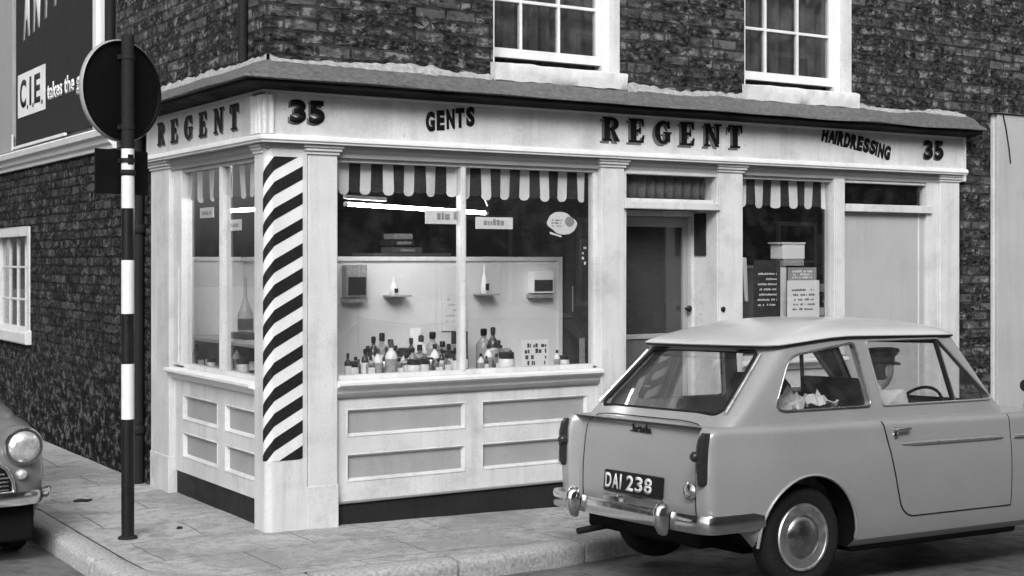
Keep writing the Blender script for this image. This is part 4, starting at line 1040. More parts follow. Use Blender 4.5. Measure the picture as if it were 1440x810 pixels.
B(.078, .082, y0+.03, y1-.03, z0, z1-.03).build('pane', M['glass_old'], fr)
mb = MB(); mb.grid(lambda u, v: (.14+.015*math.sin(u*70), y0+u*(y1-y0), z0+v*(z1-z0)), 90, 1); c = mb.build('curtain', M['curtain'], fr, smooth=70); c.modifiers.new('t', 'SOLIDIFY').thickness = .003
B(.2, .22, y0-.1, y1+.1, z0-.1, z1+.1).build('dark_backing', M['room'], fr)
mb = MB(); mb.loft([[(-dd, y, z) for dd, z in ((-.2, .86), (.05, .86), (.06, .875), (.06, .965), (.045, .985), (-.06, 1.01), (-.2, 1.01))] for y in (y0-.10, y1+.10)])
mb.build('sill', M['oldwhite'], fr, bev=.006)
# hoarding
bb = tag(empty('billboard', (0, 4.9, 2.78)), 'dark poster hoarding with tall white letters above the side wall', 'billboard')
def setb(o): o.location = (0, -4.9, -2.78); return o
setb(B(-.03, .018, 3.62, 6.24, 2.78, 5.4).build('poster_panel', M['poster'], bb))
ls = []
for ch, yy, zb, wd in (('A', 5.96, 3.77, .27), ('N', 5.58, 3.80, .26), ('T', 5.24, 3.86, .26), ('Y', 4.92, 3.92, .28)):
    ls.append(text_mesh(ch, M['poster_w'], (-.0302, yy, zb), (0, -1, .10), (0, -.10, 1), .72, wd, bold=.07, depth=.003, name='lettering', parent=bb))
[setb(o) for o in join(ls, 'lettering')]
bx = B(-.036, -.0303, 5.12, 6.14, 3.045, 3.46).build('logo_panel', M['poster_w'], bb); setb(bx)
ls = [text_mesh(c_, M['poster'], (-.0362, yy, 3.13), (0, -1, 0), Zu, .27, wd, bold=.03, depth=.002, parent=bx) for c_, yy, wd in (('C', 6.05, .24), ('I', 5.68, .07), ('E', 5.50, .22))]
ls += [text_mesh('.', M['poster'], (-.0362, yy, 3.10), (0, -1, 0), Zu, .045, .045, depth=.002, parent=bx) for yy in (5.78, 5.57, 5.24)]
join(ls, 'lettering')
setb(text_mesh('takes the ga', M['poster_w'], (-.0302, 5.06, 3.07), (0, -1, 0), Zu, .20, 1.18, bold=.03, depth=.003, parent=bb))
# pipes
def pipe(name, label, pts, r, mat='iron', coll=()):
    mb = MB().tube(pts, r, 12)
    for c_ in coll: mb.lathe([(r*1.25, -.03), (r*1.35, -.02), (r*1.35, .02), (r*1.25, .03)], c_, 12)
    o = mb.build(name, M[mat], smooth=40); tag(o, label, 'drainpipe'); return o
pipe('downpipe', 'black iron downpipe between the side pilaster and the old brick wall', [(-.05, 2.36, -.01), (-.05, 2.36, 2.6)], .048, coll=[(-.05, 2.36, .4), (-.05, 2.36, 1.9)])
pipe('downpipe', 'thin dark pipe on the upper brickwork near the corner', [(-.035, .30, 2.90), (-.035, .30, 7.0)], .030, coll=[(-.035, .30, 3.6)])
pipe('downpipe', 'iron pipe at the far edge of the upper side wall', [(-.04, 3.10, 2.76), (-.04, 3.10, 7.0)], .040)

# ================================================================== neighbour on the right
nb = tag(empty('neighbour_building', (6.63, 0, 0)), 'dark brick house with a smooth pale rendered ground floor', 'building')
def setn(o): o.location = (-6.63, 0, 0); return o
setn(B(6.634, 20, .02, .4, 2.93, 7.2).build('upper_wall', M['brick'], nb))
setn(B(6.66, 20, -.05, .4, -.6, 2.925).build('rendered_front', M['render'], nb, bev=.01))
setn(B(6.636, 6.659, -.02, .4, -.6, 2.92).build('edge_strip', M['oldwhite'], nb))
mb = MB(); mb.tube([(6.72, -.056, 2.92), (6.76, -.057, 2.80), (6.80, -.058, 2.62), (6.82, -.056, 2.5)], .006, 6); setn(mb.build('dark_curved_line', M['black'], nb))  # thin dark curved line standing on the render
setn(B(6.60, 20, -.07, .4, 2.926, 2.9295).build('lead_capping', M['lead'], nb))

# ================================================================== sign pole
PX, PY = -.763, .294; pz = pave_z(PX, PY)
sp = tag(empty('sign_pole', (PX, PY, pz)), 'black and white banded pole with a round sign seen from behind', 'road sign')
bands = [(0, .715, 'black'), (.715, 1.045, 'white'), (1.045, 1.345, 'black'), (1.345, 1.665, 'white'), (1.665, 1.975, 'black'), (1.975, 2.33, 'white'), (2.33, 3.01, 'iron')]
mb = MB(); mt = []
for z0, z1, mn in bands:
    if M[mn] not in mt: mt.append(M[mn])
    mb.cur = mt.index(M[mn]); n_ = 20; vs = [(.038*math.cos(2*PI*k/n_), .038*math.sin(2*PI*k/n_), z) for z in (z0, z1) for k in range(n_)]
    fs = [(k, (k+1) % n_, n_+(k+1) % n_, n_+k) for k in range(n_)]
    if z1 > 3: fs.append(tuple(n_+k for k in range(n_)))
    mb.add(vs, fs)
mb.build('pole', mt, sp, smooth=50)
MB().lathe([(.040, 2.17), (.046, 2.175), (.046, 2.20), (.040, 2.205)], n=20).build('collar', M['iron'], sp, smooth=50)
MB().lathe([(.060, 0), (.055, .012), (.040, .02)], n=20).build('base_collar', M['iron'], sp, smooth=50)
nv = Vector((-.403, .915, 0)).normalized(); xv = Vector((nv.y, -nv.x, 0))      # the way the sign faces
def disc_rings(r0, n_=48):
    return None
mb = MB(); c0 = Vector((0, 0, 2.68))+nv*.055; n_ = 56
def rg_(r, d_): return [c0+nv*d_+xv*(r*math.cos(2*PI*k/n_))+Vector((0, 0, r*math.sin(2*PI*k/n_))) for k in range(n_)]
mb.loft([rg_(.001, 0), rg_(.285, 0), rg_(.29, -.012), rg_(.300, -.014), rg_(.305, -.006), rg_(.305, .014), rg_(.297, .018), rg_(.29, .008), rg_(.001, .008)])
sd_ = mb.build('sign_disc', M['signback'], sp, smooth=30)
mb = MB(); mb.loft([rg_(.300, -.0145), rg_(.3065, -.008), rg_(.3065, .0142), rg_(.300, .0185)], caps=False); mb.build('rim', M['greywood'], sd_, smooth=60)
mb = MB(); pt = lambda a, z, d_: Vector((0, 0, z))+nv*(.055+d_)+xv*a
mb.add([pt(-.2, 2.06, -.006), pt(.2, 2.06, -.006), pt(.2, 2.325, -.006), pt(-.2, 2.325, -.006), pt(-.2, 2.06, .004), pt(.2, 2.06, .004), pt(.2, 2.325, .004), pt(-.2, 2.325, .004)], [(0,1,2,3),(7,6,5,4),(0,4,5,1),(1,5,6,2),(2,6,7,3),(3,7,4,0)])
mb.build('sign_plate', M['signback'], sp, bev=.002)
for z in (2.46, 2.88, 2.26):
    mb = MB(); mb.lathe([(.039, z-.014), (.0425, z-.014), (.0425, z+.014), (.039, z+.014)], n=20)
    mb.prism([Vector((0, 0, z-.014))+xv*-.035+nv*.03, Vector((0, 0, z-.014))+xv*.035+nv*.03, Vector((0, 0, z+.014))+xv*.035+nv*.03, Vector((0, 0, z+.014))+xv*-.035+nv*.03], nv*.02)
    mb.build('clamp', M['iron'], sp, smooth=40)
mb = MB(); fw = (CAMP-Vector((PX, PY, 0))); fw.z = 0; fw.normalize(); sx_ = Vector((-fw.y, fw.x, 0))
def curvedpatch(mb, a0, a1, z0, z1, r):
    b_ = math.atan2(fw.y, fw.x); A_ = [b_+a0+(a1-a0)*k/6 for k in range(7)]
    vs = [(q*math.cos(t), q*math.sin(t), z) for q in (r, r+.002) for z in (z0, z1) for t in A_]; fs = []
    for k in range(6): fs += [(k, k+1, 7+k+1, 7+k), (14+k, 21+k, 21+k+1, 14+k+1), (k, 14+k, 14+k+1, k+1), (7+k, 7+k+1, 21+k+1, 21+k)]
    fs += [(0, 7, 21, 14), (6, 20, 27, 13)]; mb.add(vs, fs)
curvedpatch(mb, .0, .95, 2.235, 2.295, .0382); mb.build('sticker', M['letter'], sp, smooth=40)
# litter on the pavement
rl = random.Random(5)
for k, (x, y, s, lb) in enumerate(((-.40, .42, .022, 'small dark scrap of litter on the pavement right of the sign pole'), (-.62, 1.75, .05, 'dark twig of litter lying on the pavement left of the pole'))):
    pts = [Vector((x+s*(.2+rl.random())*math.cos(2*PI*i/7)*(1 if k == 0 else 1.6), y+s*(.3+rl.random())*math.sin(2*PI*i/7), pave_z(x, y)+.002)) for i in range(7)]
    tag(MB().prism(pts, (0, 0, .012)).build('litter', M['carddark']), lb, 'litter')

# ================================================================== houses on the other side of the two streets (seen mirrored in glass and paint)
def house(label, x0, x1, y0, y1, face, doorx, mat='brick_far'):
    r = tag(empty('terraced_house', ((x0+x1)/2, (y0+y1)/2, 0)), label, 'house', 'brick terraces across the streets')
    inv = lambda o: (setattr(o, 'location', (-(x0+x1)/2, -(y0+y1)/2, 0)), o)[1]
    inv(B(x0, x1, y0, y1, -.4, 7.4).build('wall', M[mat], r)); inv(B(x0-.05, x1+.05, y0-.05, y1+.05, 7.4, 7.6).build('roof', M['lead'], r))
    n_ = 3
    for fl, (z0, z1) in enumerate(((.9, 2.4), (4.0, 5.6))):
        for k in range(n_):
            if face == 'y': c = x0+(x1-x0)*(k+.5)/n_; bx_ = (c-.5, c+.5, y1, y1+.05, z0, z1); gl_ = (c-.42, c+.42, y1+.051, y1+.055, z0+.08, z1-.08); br = (c-.42, c+.42, y1+.056, y1+.08, (z0+z1)/2-.02, (z0+z1)/2+.02)
            else: c = y0+(y1-y0)*(k+.5)/n_; bx_ = (x1, x1+.05, c-.5, c+.5, z0, z1); gl_ = (x1+.051, x1+.055, c-.42, c+.42, z0+.08, z1-.08); br = (x1+.056, x1+.08, c-.42, c+.42, (z0+z1)/2-.02, (z0+z1)/2+.02)
            if fl == 0 and k == doorx:
                bx_ = bx_[:4]+(0, 2.3); o = inv(B(*bx_).build('door', M['wood'], r)); continue
            o = inv(B(*bx_).build('window', M['white'], r)); B(*gl_).build('pane', M['bdark'], o); B(*br).build('glazing_bar', M['white'], o)
mb = MB(); mb.box(-40, 40, -11.4, -9.3, -.3, .10); tag(mb.build('far_pavement', M['pave'], bev=.02), kind='structure')
house('brick terraced house opposite the shop, mirrored in the wide window', -2.0, 5.0, -17.0, -11.5, 'y', 1)
house('brick terraced house opposite the entrance, further right', 5.1, 12.0, -17.0, -11.4, 'y', 0)
house('brick terraced house opposite, furthest to the right', 12.1, 19.0, -17.0, -11.6, 'y', 2)
house('brick corner house across both streets', -9.0, -2.1, -17.0, -11.5, 'y', 2)
house('brick house across the side street facing the side window', -14.0, -7.6, 1.0, 8.0, 'x', 0)
house('brick house further along the side street', -14.0, -7.5, 8.1, 15.0, 'x', 1)
# ================================================================== cars
def lerp(a, b, t): return a+(b-a)*t
def interp(tab, z):
    if z <= tab[0][0]: return tab[0][1]
    for (z0, v0), (z1, v1) in zip(tab, tab[1:]):
        if z <= z1:
            t = (z-z0)/(z1-z0); return lerp(v0, v1, t)
    return tab[-1][1]
def sm(t): t = max(0, min(1, t)); return t*t*(3-2*t)
def bez_round(p0, pc, p1, n=6): return [(p0[0]*(1-t)**2+2*pc[0]*t*(1-t)+p1[0]*t*t, p0[1]*(1-t)**2+2*pc[1]*t*(1-t)+p1[1]*t*t) for t in [k/n for k in range(n+1)]]

# ---------------- the grey two-box saloon
HW = [(.20, .66), (.24, .705), (.30, .722), (.42, .734), (.55, .740), (.68, .738), (.77, .728), (.815, .725), (.845, .722), (.860, .716), (.870, .706), (.876, .694), (.878, .68)]
SF = [(.20, -.54), (.30, -.61), (.45, -.64), (.65, -.645), (.80, -.635), (.85, -.62), (.878, -.60)]     # rear end of the wings
ST = [(.20, -.50), (.30, -.575), (.45, -.60), (.60, -.598), (.75, -.582), (.84, -.563), (.878, -.530)]    # tail panel
SN = [(.20, 2.60), (.30, 2.70), (.50, 2.74), (.70, 2.73), (.80, 2.68), (.85, 2.60), (.878, 2.50)]
def plan_w(s): return 1 - .085*sm((-.1-s)/.55) - .06*sm((s-2.0)/.75)
def side_y(s, z): return interp(HW, z)*plan_w(s)
def ztilt(s, z):
    if z < .36: z += (.36-z)*sm((-.24-s)/.22)
    return z - max(0, z-.45)*.16*sm((s-1.75)/.9)
def outline(z, inset=0.0):
    hw = interp(HW, z)-inset; sf = interp(SF, z)+inset; st = interp(ST, z)+inset; sn = interp(SN, z)-inset
    P = [(st, 0), (st, .20), (st+.005, .40), (st+.012, .515)]
    yw = hw*plan_w(sf)
    P += [(st+.004, .540), (sf+.012, .562), (sf, .575)]
    P += [(sf, yw-.055)] + bez_round((sf, yw-.055), (sf, yw-.002), (sf+.06, hw*plan_w(sf+.06)), 4)[1:]
    for k in range(1, 34):
        s = lerp(sf+.06, sn-.30, k/33); P.append((s, hw*plan_w(s)))
    yf = hw*plan_w(sn-.30)
    P += bez_round((sn-.30, yf), (sn-.04, yf-.01), (sn-.03, yf*.55), 7)[1:] + [(sn-.005, yf*.3), (sn, 0)]
    return P
def body_rings(zs, inset=0.0):
    out = []
    for z in zs:
        P = outline(z, inset); full = [(s, y) for s, y in P]+[(s, -y) for s, y in P[-2:0:-1]]
        out.append([(s, y, ztilt(s, z)) for s, y in full])
    return out
def scaled(ring, f, dz, fs=1.0):
    return [(p[0], p[1]*f, p[2]+dz*sm((p[0]+.545)/.25)*sm((2.49-p[0])/.25)) for p in ring]
zs = [.20, .215, .24, .30, .36, .42, .48, .55, .62, .68, .73, .77, .795, .815, .832, .845, .855, .862, .868, .872, .8755, .878]
rings = body_rings(zs); top = rings[-1]
rings += [scaled(top, .96, .003, .995), scaled(top, .8, .010, .985), scaled(top, .5, .020, .97), scaled(top, .2, .026, .965), scaled(top, .01, .027, .965)]
bot = rings[0]; rings = [scaled(bot, .01, 0), scaled(bot, .5, 0)]+rings
CX, CY, CZ = 1.95, -1.92, -.103
car = tag(empty('parked_car', (CX, CY, CZ), (-.030, .018, 0)), 'grey two-box saloon seen from behind, driver in a peaked cap', 'car')
car['label'] = 'grey two-box saloon with rear number plate 238, a driver at the wheel'
mb = MB().loft(rings); body = mb.build('body', M['car'], car)
def cyl(x, y0, y1, z, r, n=48): return MB().lathe([(r, y0), (r, y1)], (x, 0, z), n, 'y').build('cutter', [])
cutters = []
WB = 2.20; RA = .335
for x in (0, WB):
    for sgn in (-1, 1): cutters.append(cyl(x+.01, sgn*.44, sgn*.9, .275, RA))
cutters.append(B(-.36, 1.60, -.60, .60, .36, .99).build('cutter', []))
cut(body, cutters); resmooth(body, 32)
body.data.materials.append(M['under'])
for p in body.data.polygons:
    c_ = p.center
    for x in (0, WB):
        if math.hypot(c_.x-x-.01, c_.z-.275) < RA+.004 and abs(c_.y) < side_y(c_.x, c_.z)-.006: p.material_index = len(body.data.materials)-1
    if abs(c_.y) < .601 and -.37 < c_.x < 1.61 and c_.z < .875: p.material_index = len(body.data.materials)-1

# greenhouse: vertical loft with raked ends
GR = [(.80, -.556), (.860, -.556), (.90, -.517), (.95, -.458), (1.28, -.135), (1.305, -.12)]
GF = [(.80, 1.84), (.860, 1.80), (.95, 1.70), (1.28, 1.42), (1.305, 1.40)]
GW = [(.860, .632), (.95, .624), (1.28, .560), (1.305, .555)]
def gh_ring(z, ins=0.0, sr=None, sf_=None, hw=None, rc=.10, bow_r=.055, bow_f=.06):
    sr = (interp(GR, z) if sr is None else sr)+ins; sf_ = (interp(GF, z) if sf_ is None else sf_)-ins; hw = (interp(GW, z) if hw is None else hw)-ins
    P = []
    for k in range(7): y = (hw-rc)*k/6; P.append((sr+bow_r*(y/hw)**2, y))
    a = P[-1]; b = (sr+bow_r+rc*1.1, hw); P += bez_round(a, (a[0]+.015, hw), b, 5)[1:]
    e = (sf_-bow_f-rc*1.1, hw)
    for k in range(1, 12): P.append((lerp(b[0], e[0], k/11), hw))
    c = (sf_-bow_f*((hw-rc)/hw)**2, hw-rc); P += bez_round(e, (c[0]-.01, hw), c, 5)[1:]
    for k in range(5, -1, -1): y = (hw-rc)*k/6; P.append((sf_-bow_f*(y/hw)**2, y))
    full = P+[(s, -y) for s, y in P[-2:0:-1]]
    return [(s, y, z) for s, y in full]
gz = [.80, .83, .860, .885, .91, .95, 1.03, 1.11, 1.19, 1.25, 1.28, 1.305]
gh = MB().loft([gh_ring(z) for z in gz]).build('cabin_frame', M['car'], car)
inner_ = MB().loft([gh_ring(z, .035) for z in [.76]+gz[1:-1]+[1.36]]).build('cutter', [])
def sidecut(poly): return MB().prism([(s, -1.0, z) for s, z in poly], (0, 2.0, 0)).build('cutter', [])
rear_side = rect_round([(-.155, .945), (.570, .950), (.500, 1.268), (.01, 1.238)], [.05, .03, .035, .13])
door_win = rect_round([(.660, .950), (1.585, .955), (1.185, 1.285), (.592, 1.278)], [.025, .02, .03, .02])
rear_win = rect_round([(-.535, .935), (.535, .935), (.455, 1.272), (-.455, 1.272)], [.05, .05, .045, .045])
front_win = rect_round([(-.55, .93), (.55, .93), (.48, 1.262), (-.48, 1.262)], [.05, .05, .06, .06])
rc_ = MB().prism([(-1.0, y, z) for y, z in rear_win], (1.06, 0, 0)).build('cutter', [])
fc_ = MB().prism([(1.25, y, z) for y, z in front_win], (1.0, 0, 0)).build('cutter', [])
fc_.data.update()
cut(gh, [inner_, sidecut(rear_side), sidecut(door_win), rc_])
# windscreen opening is cut only through the front surface
cut(gh, [MB().prism([(1.30 if z > 1.1 else 1.55, y, z) for y, z in front_win], (.7, 0, 0)).build('cutter', [])])
bpy.data.objects.remove(fc_); resmooth(gh, 32)
# roof: thin pressed shell with a lip over the rear window
rr = [gh_ring(1.296, sr=-.140, sf_=1.405, hw=.558), gh_ring(1.300, sr=-.172, sf_=1.412, hw=.570), gh_ring(1.306, sr=-.176, sf_=1.41, hw=.572), gh_ring(1.315, sr=-.160, sf_=1.395, hw=.564),
      gh_ring(1.332, sr=-.105, sf_=1.355, hw=.540), gh_ring(1.350, sr=-.01, sf_=1.29, hw=.490), gh_ring(1.368, sr=.09, sf_=1.20, hw=.42), gh_ring(1.384, sr=.20, sf_=1.08, hw=.33, rc=.08), gh_ring(1.394, sr=.32, sf_=.95, hw=.20, rc=.06), gh_ring(1.399, sr=.42, sf_=.78, hw=.08, rc=.03, bow_f=.03, bow_r=.01)]
roof = MB().loft(rr).build('roof', M['car_roof'], car, smooth=50)
g1 = gh_ring(1.298, sr=-.168, sf_=1.412, hw=.567)
MB().tube(g1, .0065, 6, closed=True).build('roof_gutter', M['rubber'], roof, smooth=60)
def gy(z): return interp(GW, z)
def pane(poly, side, mat='carglass', par=gh, grow=1.02, name='side_glass'):
    cx = sum(p[0] for p in poly)/len(poly); cz = sum(p[1] for p in poly)/len(poly)
    P = [(cx+(s-cx)*grow, cz+(z-cz)*(grow+.02)) for s, z in poly]
    mb = MB(); a = [(s, side*(gy(z)-.017), z) for s, z in P]; mb.prism(a, (0, side*.003, 0)); return mb.build(name, M[mat], par)
def trim(poly, side, r, mat, name, par=gh, out=.003, squash=None):
    return MB().tube([(s, side*(gy(z)+out), z) for s, z in poly], r, 6, closed=True).build(name, M[mat], par, smooth=60)
for sd__ in (-1, 1):
    pane(rear_side, sd__); pane(door_win, sd__)
    trim(rear_side, sd__, .007, 'chrome_dull', 'window_trim'); trim(door_win, sd__, .006, 'car', 'window_trim')
    q = [(s+(.004 if s < .2 else -.004)*2, z) for s, z in rear_side]
    MB().tube([(1.165, sd__*(gy(1.285)-.008), 1.285), (1.245, sd__*(gy(.955)-.008), .955)], .011, 8).build('vent_pillar', M['rubber'], gh, smooth=60)
    MB().tube([(1.185, sd__*(gy(1.285)-.004), 1.28), (1.265, sd__*(gy(.955)-.004), .957)], .005, 6).build('vent_frame', M['chrome'], gh, smooth=60)
# bowed front and rear glass
def bow(zl, zh, hw0, hw1, tab, bw_, ins, sign, name):
    def f(u, v):
        z = lerp(zl, zh, v); hw = lerp(hw0, hw1, v); y = (2*u-1)*hw; return (interp(tab, z)+sign*bw_*(y/gy(z))**2+sign*ins, y, z)
    mb = MB(); mb.grid(f, 14, 4); mb.grid(lambda u, v: tuple(Vector(f(u, v))+Vector((.003, 0, 0))), 14, 4); return mb.build(name, M['carglass'], gh, smooth=60)
bow(.932, 1.280, .55, .47, GR, .055, .016, 1, 'rear_glass'); bow(.925, 1.268, .565, .495, GF, .06, .016, -1, 'windscreen')
def rw_pt(y, z, o=.004, tab=GR, bw_=.055, sign=1): return (interp(tab, z)+sign*bw_*(y/gy(z))**2-sign*o, y, z)
MB().tube([rw_pt(y, z, .002) for y, z in rear_win], .011, 8, closed=True).build('rear_window_rubber', M['rubber'], gh, smooth=60)
q = [rw_pt(y*1.04, z, .006) for y, z in rear_win if y < -.40 and z < 1.24]; 
for sg in (-1, 1):
    mb = MB(); mb.tube([rw_pt(sg*lerp(.562, .492, t), lerp(.945, 1.26, t), .012) for t in [k/8 for k in range(9)]], .011, 8); mb.build('rear_window_bead', M['bright'], gh, smooth=60)
MB().tube([rw_pt(y, z, .002, GF, .06, -1) for y, z in front_win], .010, 8, closed=True).build('windscreen_rubber', M['rubber'], gh, smooth=60)
# wiper-side black bead on the A pillar
for sg in (): MB().tube([(lerp(1.66, 1.345, t), sg*(gy(lerp(.95, 1.29, t))+.002), lerp(.95, 1.29, t)) for t in [k/6 for k in range(7)]], .006, 6).build('pillar_bead', M['rubber'], gh, smooth=60)

def raise_cabin(o):
    for v in o.data.vertices:
        if v.co.z > .95:
            z0 = v.co.z; v.co.z += (z0-.95)*.10 - .050*sm((.50-v.co.x)/.70)*min(1, (z0-.95)/.33)
for o_ in [gh, roof]+list(gh.children)+list(roof.children): raise_cabin(o_)
# doors: thin skins standing just proud of the body, with a dark shut line all round
for sd__ in (-1, 1):
    def sl_(z):
        base = interp([(.345, .70), (.50, .655), (.70, .605), (.872, .560)], z)
        if z < .425: base += .085*(1-math.sqrt(max(0, 1-((.425-z)/.082)**2)))
        return base
    ZZ = [.345, .349, .355, .363, .375, .39, .41, .44, .50, .57, .64, .70, .75, .79, .815, .832, .845, .855, .863, .869]
    def dp(s, z, o): return (s, sd__*(side_y(s, z)+o), ztilt(s, z))
    mb = MB(); NU = 20; RE = 1.60
    vs = []
    for z in ZZ:
        a = sl_(z)
        for k in range(NU+1): vs.append(dp(lerp(a, RE, k/NU), z, .0035))
    fs = [(j*(NU+1)+i, j*(NU+1)+i+1, (j+1)*(NU+1)+i+1, (j+1)*(NU+1)+i) for j in range(len(ZZ)-1) for i in range(NU)]
    vi = []
    for z in ZZ:
        a = sl_(z)
        for k in range(NU+1): vi.append(dp(lerp(a, RE, k/NU), z, -.004))
    mb.add(vs, fs); mb.add(vi, [f[::-1] for f in fs])
    dr = mb.build('door', M['car'], car, smooth=40)
    line = [dp(sl_(z)-.003, z, .001) for z in reversed(ZZ)] + [dp(lerp(sl_(.345), RE, k/10), .342, .001) for k in range(11)] + [dp(RE+.003, z, .001) for z in ZZ]
    MB().tube(line, .0045, 6).build('shut_line', M['rubber'], dr, smooth=60)
    mb = MB(); mb.tube([dp(.69+k*.12, .742-.003*k*0, .006) for k in range(8)], [.004]+[.012]*6+[.008], 8)
    mb.build('chrome_strip', M['bright'], dr, smooth=60)
    mb = MB(); h0 = dp(.635, .825, .004); h1 = dp(.735, .828, .004); o_ = Vector((0, sd__*.030, 0))
    mb.tube([h0, Vector(h0)+o_, Vector(h1)+o_*1.0, Vector(h1)+o_*.3], [.012, .010, .009, .010], 8)
    mb.lathe([(.018, 0), (.018, sd__*.012), (.008, sd__*.016)], (.645, sd__*(side_y(.645, .795)), .793), 12, 'y'); mb.build('handle', M['chrome'], dr, smooth=50)
    # wing strip ahead of the door
    MB().tube([dp(1.63+k*.1, .742, .006) for k in range(9)], [.011]*8+[.003], 8).build('chrome_strip', M['bright'], car, smooth=60)
    # arch lips
    for x in (0, WB):
        pts = []
        for k in range(25):
            t = R(-12+204*k/24); s = x+.01+(RA+.004)*math.cos(t); z = .275+(RA+.004)*math.sin(t)
            if z > .21: pts.append((s, sd__*(side_y(s, z)+.001), z))
        MB().tube(pts, .009, 6).build('wheel_arch_lip', M['car'], car, smooth=60)
    # tail lamp
    yw = .575; ye = side_y(-.60, .7)-.012
    mb = MB(); rings = []
    for z, k in ((.585, .2), (.595, .8), (.62, 1), (.70, 1), (.78, 1), (.83, .85), (.855, .4)):
        a, b = yw+.012, ye-.008; m_ = (a+b)/2; hwid = (b-a)/2*(.55+.45*k); s0 = interp(SF, z)
        rings.append([(s0+.01, sd__*(m_-hwid), z), (s0-.008-.016*k, sd__*(m_-hwid*.7), z), (s0-.012-.02*k, sd__*m_, z), (s0-.008-.016*k, sd__*(m_+hwid*.7), z), (s0+.01, sd__*(m_+hwid), z)])
    tl = mb.loft(rings).build('tail_lamp', M['lens'], car, smooth=50)
    MB().tube([r_[2] for r_ in rings[0:3]]+[rings[3][2]], .006, 6).build('lamp_rim', M['chrome'], tl, smooth=50)
    MB().lathe([(.026, 0), (.026, -.028), (.014, -.04)], (interp(SF, .72)-.012, sd__*(yw+.022), .735), 14, 'x').build('reflector', M['lens'], tl, smooth=50)
# tailgate seam, handle, badge
def tp(y, z, o=.004): return (min(interp(ST, z)+.012*(abs(y)/.515)**2, (interp(GR, z)+.055*(y/.632)**2) if z > .80 else 9)-o, y, z)
seam = [(-.505, .42)]+[(-.505, z/100) for z in range(44, 80, 4)]+[(-.503, .82), (-.495, .85), (-.475, .872), (-.44, .886), (-.38, .893)]+[(y/100, .897) for y in range(-30, 31, 6)]+[(.38, .893), (.44, .886), (.475, .872), (.495, .85), (.503, .82)]+[(.505, z/100) for z in range(80, 43, -4)]+[(.505, .42)]
gate = MB().tube([tp(y, z, .0005) for y, z in seam], .0032, 6).build('boot_lid_seam', M['rubber'], car, smooth=60)
pl = [tp(-.30, .445), tp(.30, .445)]
# number plate: DAI 238, white characters on black
px_ = -.622; mb = MB(); pc = rect_round([(-.262, .478), (.262, .478), (.262, .592), (-.262, .592)], .012, 3)
mb.prism([(px_+(z-.48)*.10, y, z) for y, z in pc], (.012, 0, 0)); plate = mb.build('number_plate', M['black'], car, bev=.002)
tU = Vector((.10, 0, 1)).normalized()
ls = [text_mesh(s_, M['white'], (px_-.0006, y, .493), (0, -1, 0), tU, .084, w_, bold=.025, depth=.0025, parent=plate) for s_, y, w_ in (('D', .245, .056), ('A', .178, .058), ('I', .110, .014), ('2', .050, .064), ('3', -.030, .064), ('8', -.110, .066))]
join(ls, 'lettering')
mb = MB(); mb.prism([(px_+.0, .262, .462), (px_, -.262, .462), (px_, -.262, .472), (px_, .262, .472)], (-.006, 0, 0)); mb.build('plate_bracket', M['chrome_dull'], plate)
mb = MB()                                     # script badge: small joined strokes
pts = []; rs_ = random.Random(4)
for k in range(34): t = k/33; pts.append(tp(.06-.17*t, .830+.014*math.sin(k*1.9)+(.014 if k in (0, 1, 2, 12, 13, 24) else 0), .008))
mb.tube(pts, .0042, 5); mb.tube([tp(.07, .820, .008), tp(-.12, .817, .008)], .003, 5); mb.build('badge', M['iron'], car, smooth=60)
mb = MB(); mb.lathe([(.046, 0), (.048, -.012), (.038, -.022), (.012, -.028)], (interp(ST, .55)-.0, -.48, .545), 20, 'x'); mb.build('fuel_cap', M['chrome'], car, smooth=50)
# rear bumper
def bump_path(s0, wrap, yh, n=9):
    P = [(wrap, yh+.012)]
    P += [(lerp(wrap, s0+.10, k/4), yh+.012) for k in range(1, 4)]+bez_round((s0+.10, yh+.012), (s0+.015, yh+.01), (s0+.012, yh-.12), 6)
    P += [(s0+.012*(y/yh)**2, y) for y in (.45, .30, .15, 0)]
    return P+[(s, -y) for s, y in P[-2::-1]]
def blade(path, zc, h, th, mat, name, par, front=1):
    """pressed bumper blade: section swept along a plan path"""
    mb = MB(); rings = []; P = [Vector((s, y, 0)) for s, y in path]; sec = [(math.cos(q)*1.0, math.sin(q)*.5) for q in [-PI/2+PI*k/12 for k in range(13)]]+[(-.15, .3), (-.15, -.3)]
    for i, p in enumerate(P):
        t = (P[min(i+1, len(P)-1)]-P[max(i-1, 0)]).normalized(); o = Vector((t.y, -t.x, 0))*front
        e = .6 if i in (0, len(P)-1) else 1
        rings.append([p+o*(a*th*e)+Vector((0, 0, zc+b_*h*e)) for a, b_ in sec])
    mb.loft(rings); return mb.build(name, M[mat], par, smooth=50)
bp = bump_path(-.705, -.30, .705)
rb = blade(bp, .395, .092, .046, 'chrome', 'rear_bumper', car, front=-1)
def overrider(s, y, par, sg=-1, h=.17):
    mb = MB(); rings = []
    for z, a, b_ in ((-.5, .012, .015), (-.44, .026, .035), (-.2, .036, .055), (.1, .040, .062), (.35, .038, .056), (.47, .028, .038), (.5, .012, .015)):
        rings.append([(s+sg*(.012+max(0, math.cos(t))*b_*1.1), y+math.sin(t)*a, .40+z*h) for t in [2*PI*k/14 for k in range(14)]])
    return mb.loft(rings).build('overrider', M['chrome'], par, smooth=50)
overrider(-.70, -.40, rb); overrider(-.70, .40, rb)
mb = MB(); rings = []
for z, k in ((0, 1), (.018, 1), (.030, .8), (.034, .3)): rings.append([(-.70+.028*k*math.cos(t), .055+.095*k*math.sin(t), .442+z) for t in [2*PI*q/18 for q in range(18)]])
mb.loft(rings).build('plate_lamp', M['chrome_dull'], rb, smooth=40)
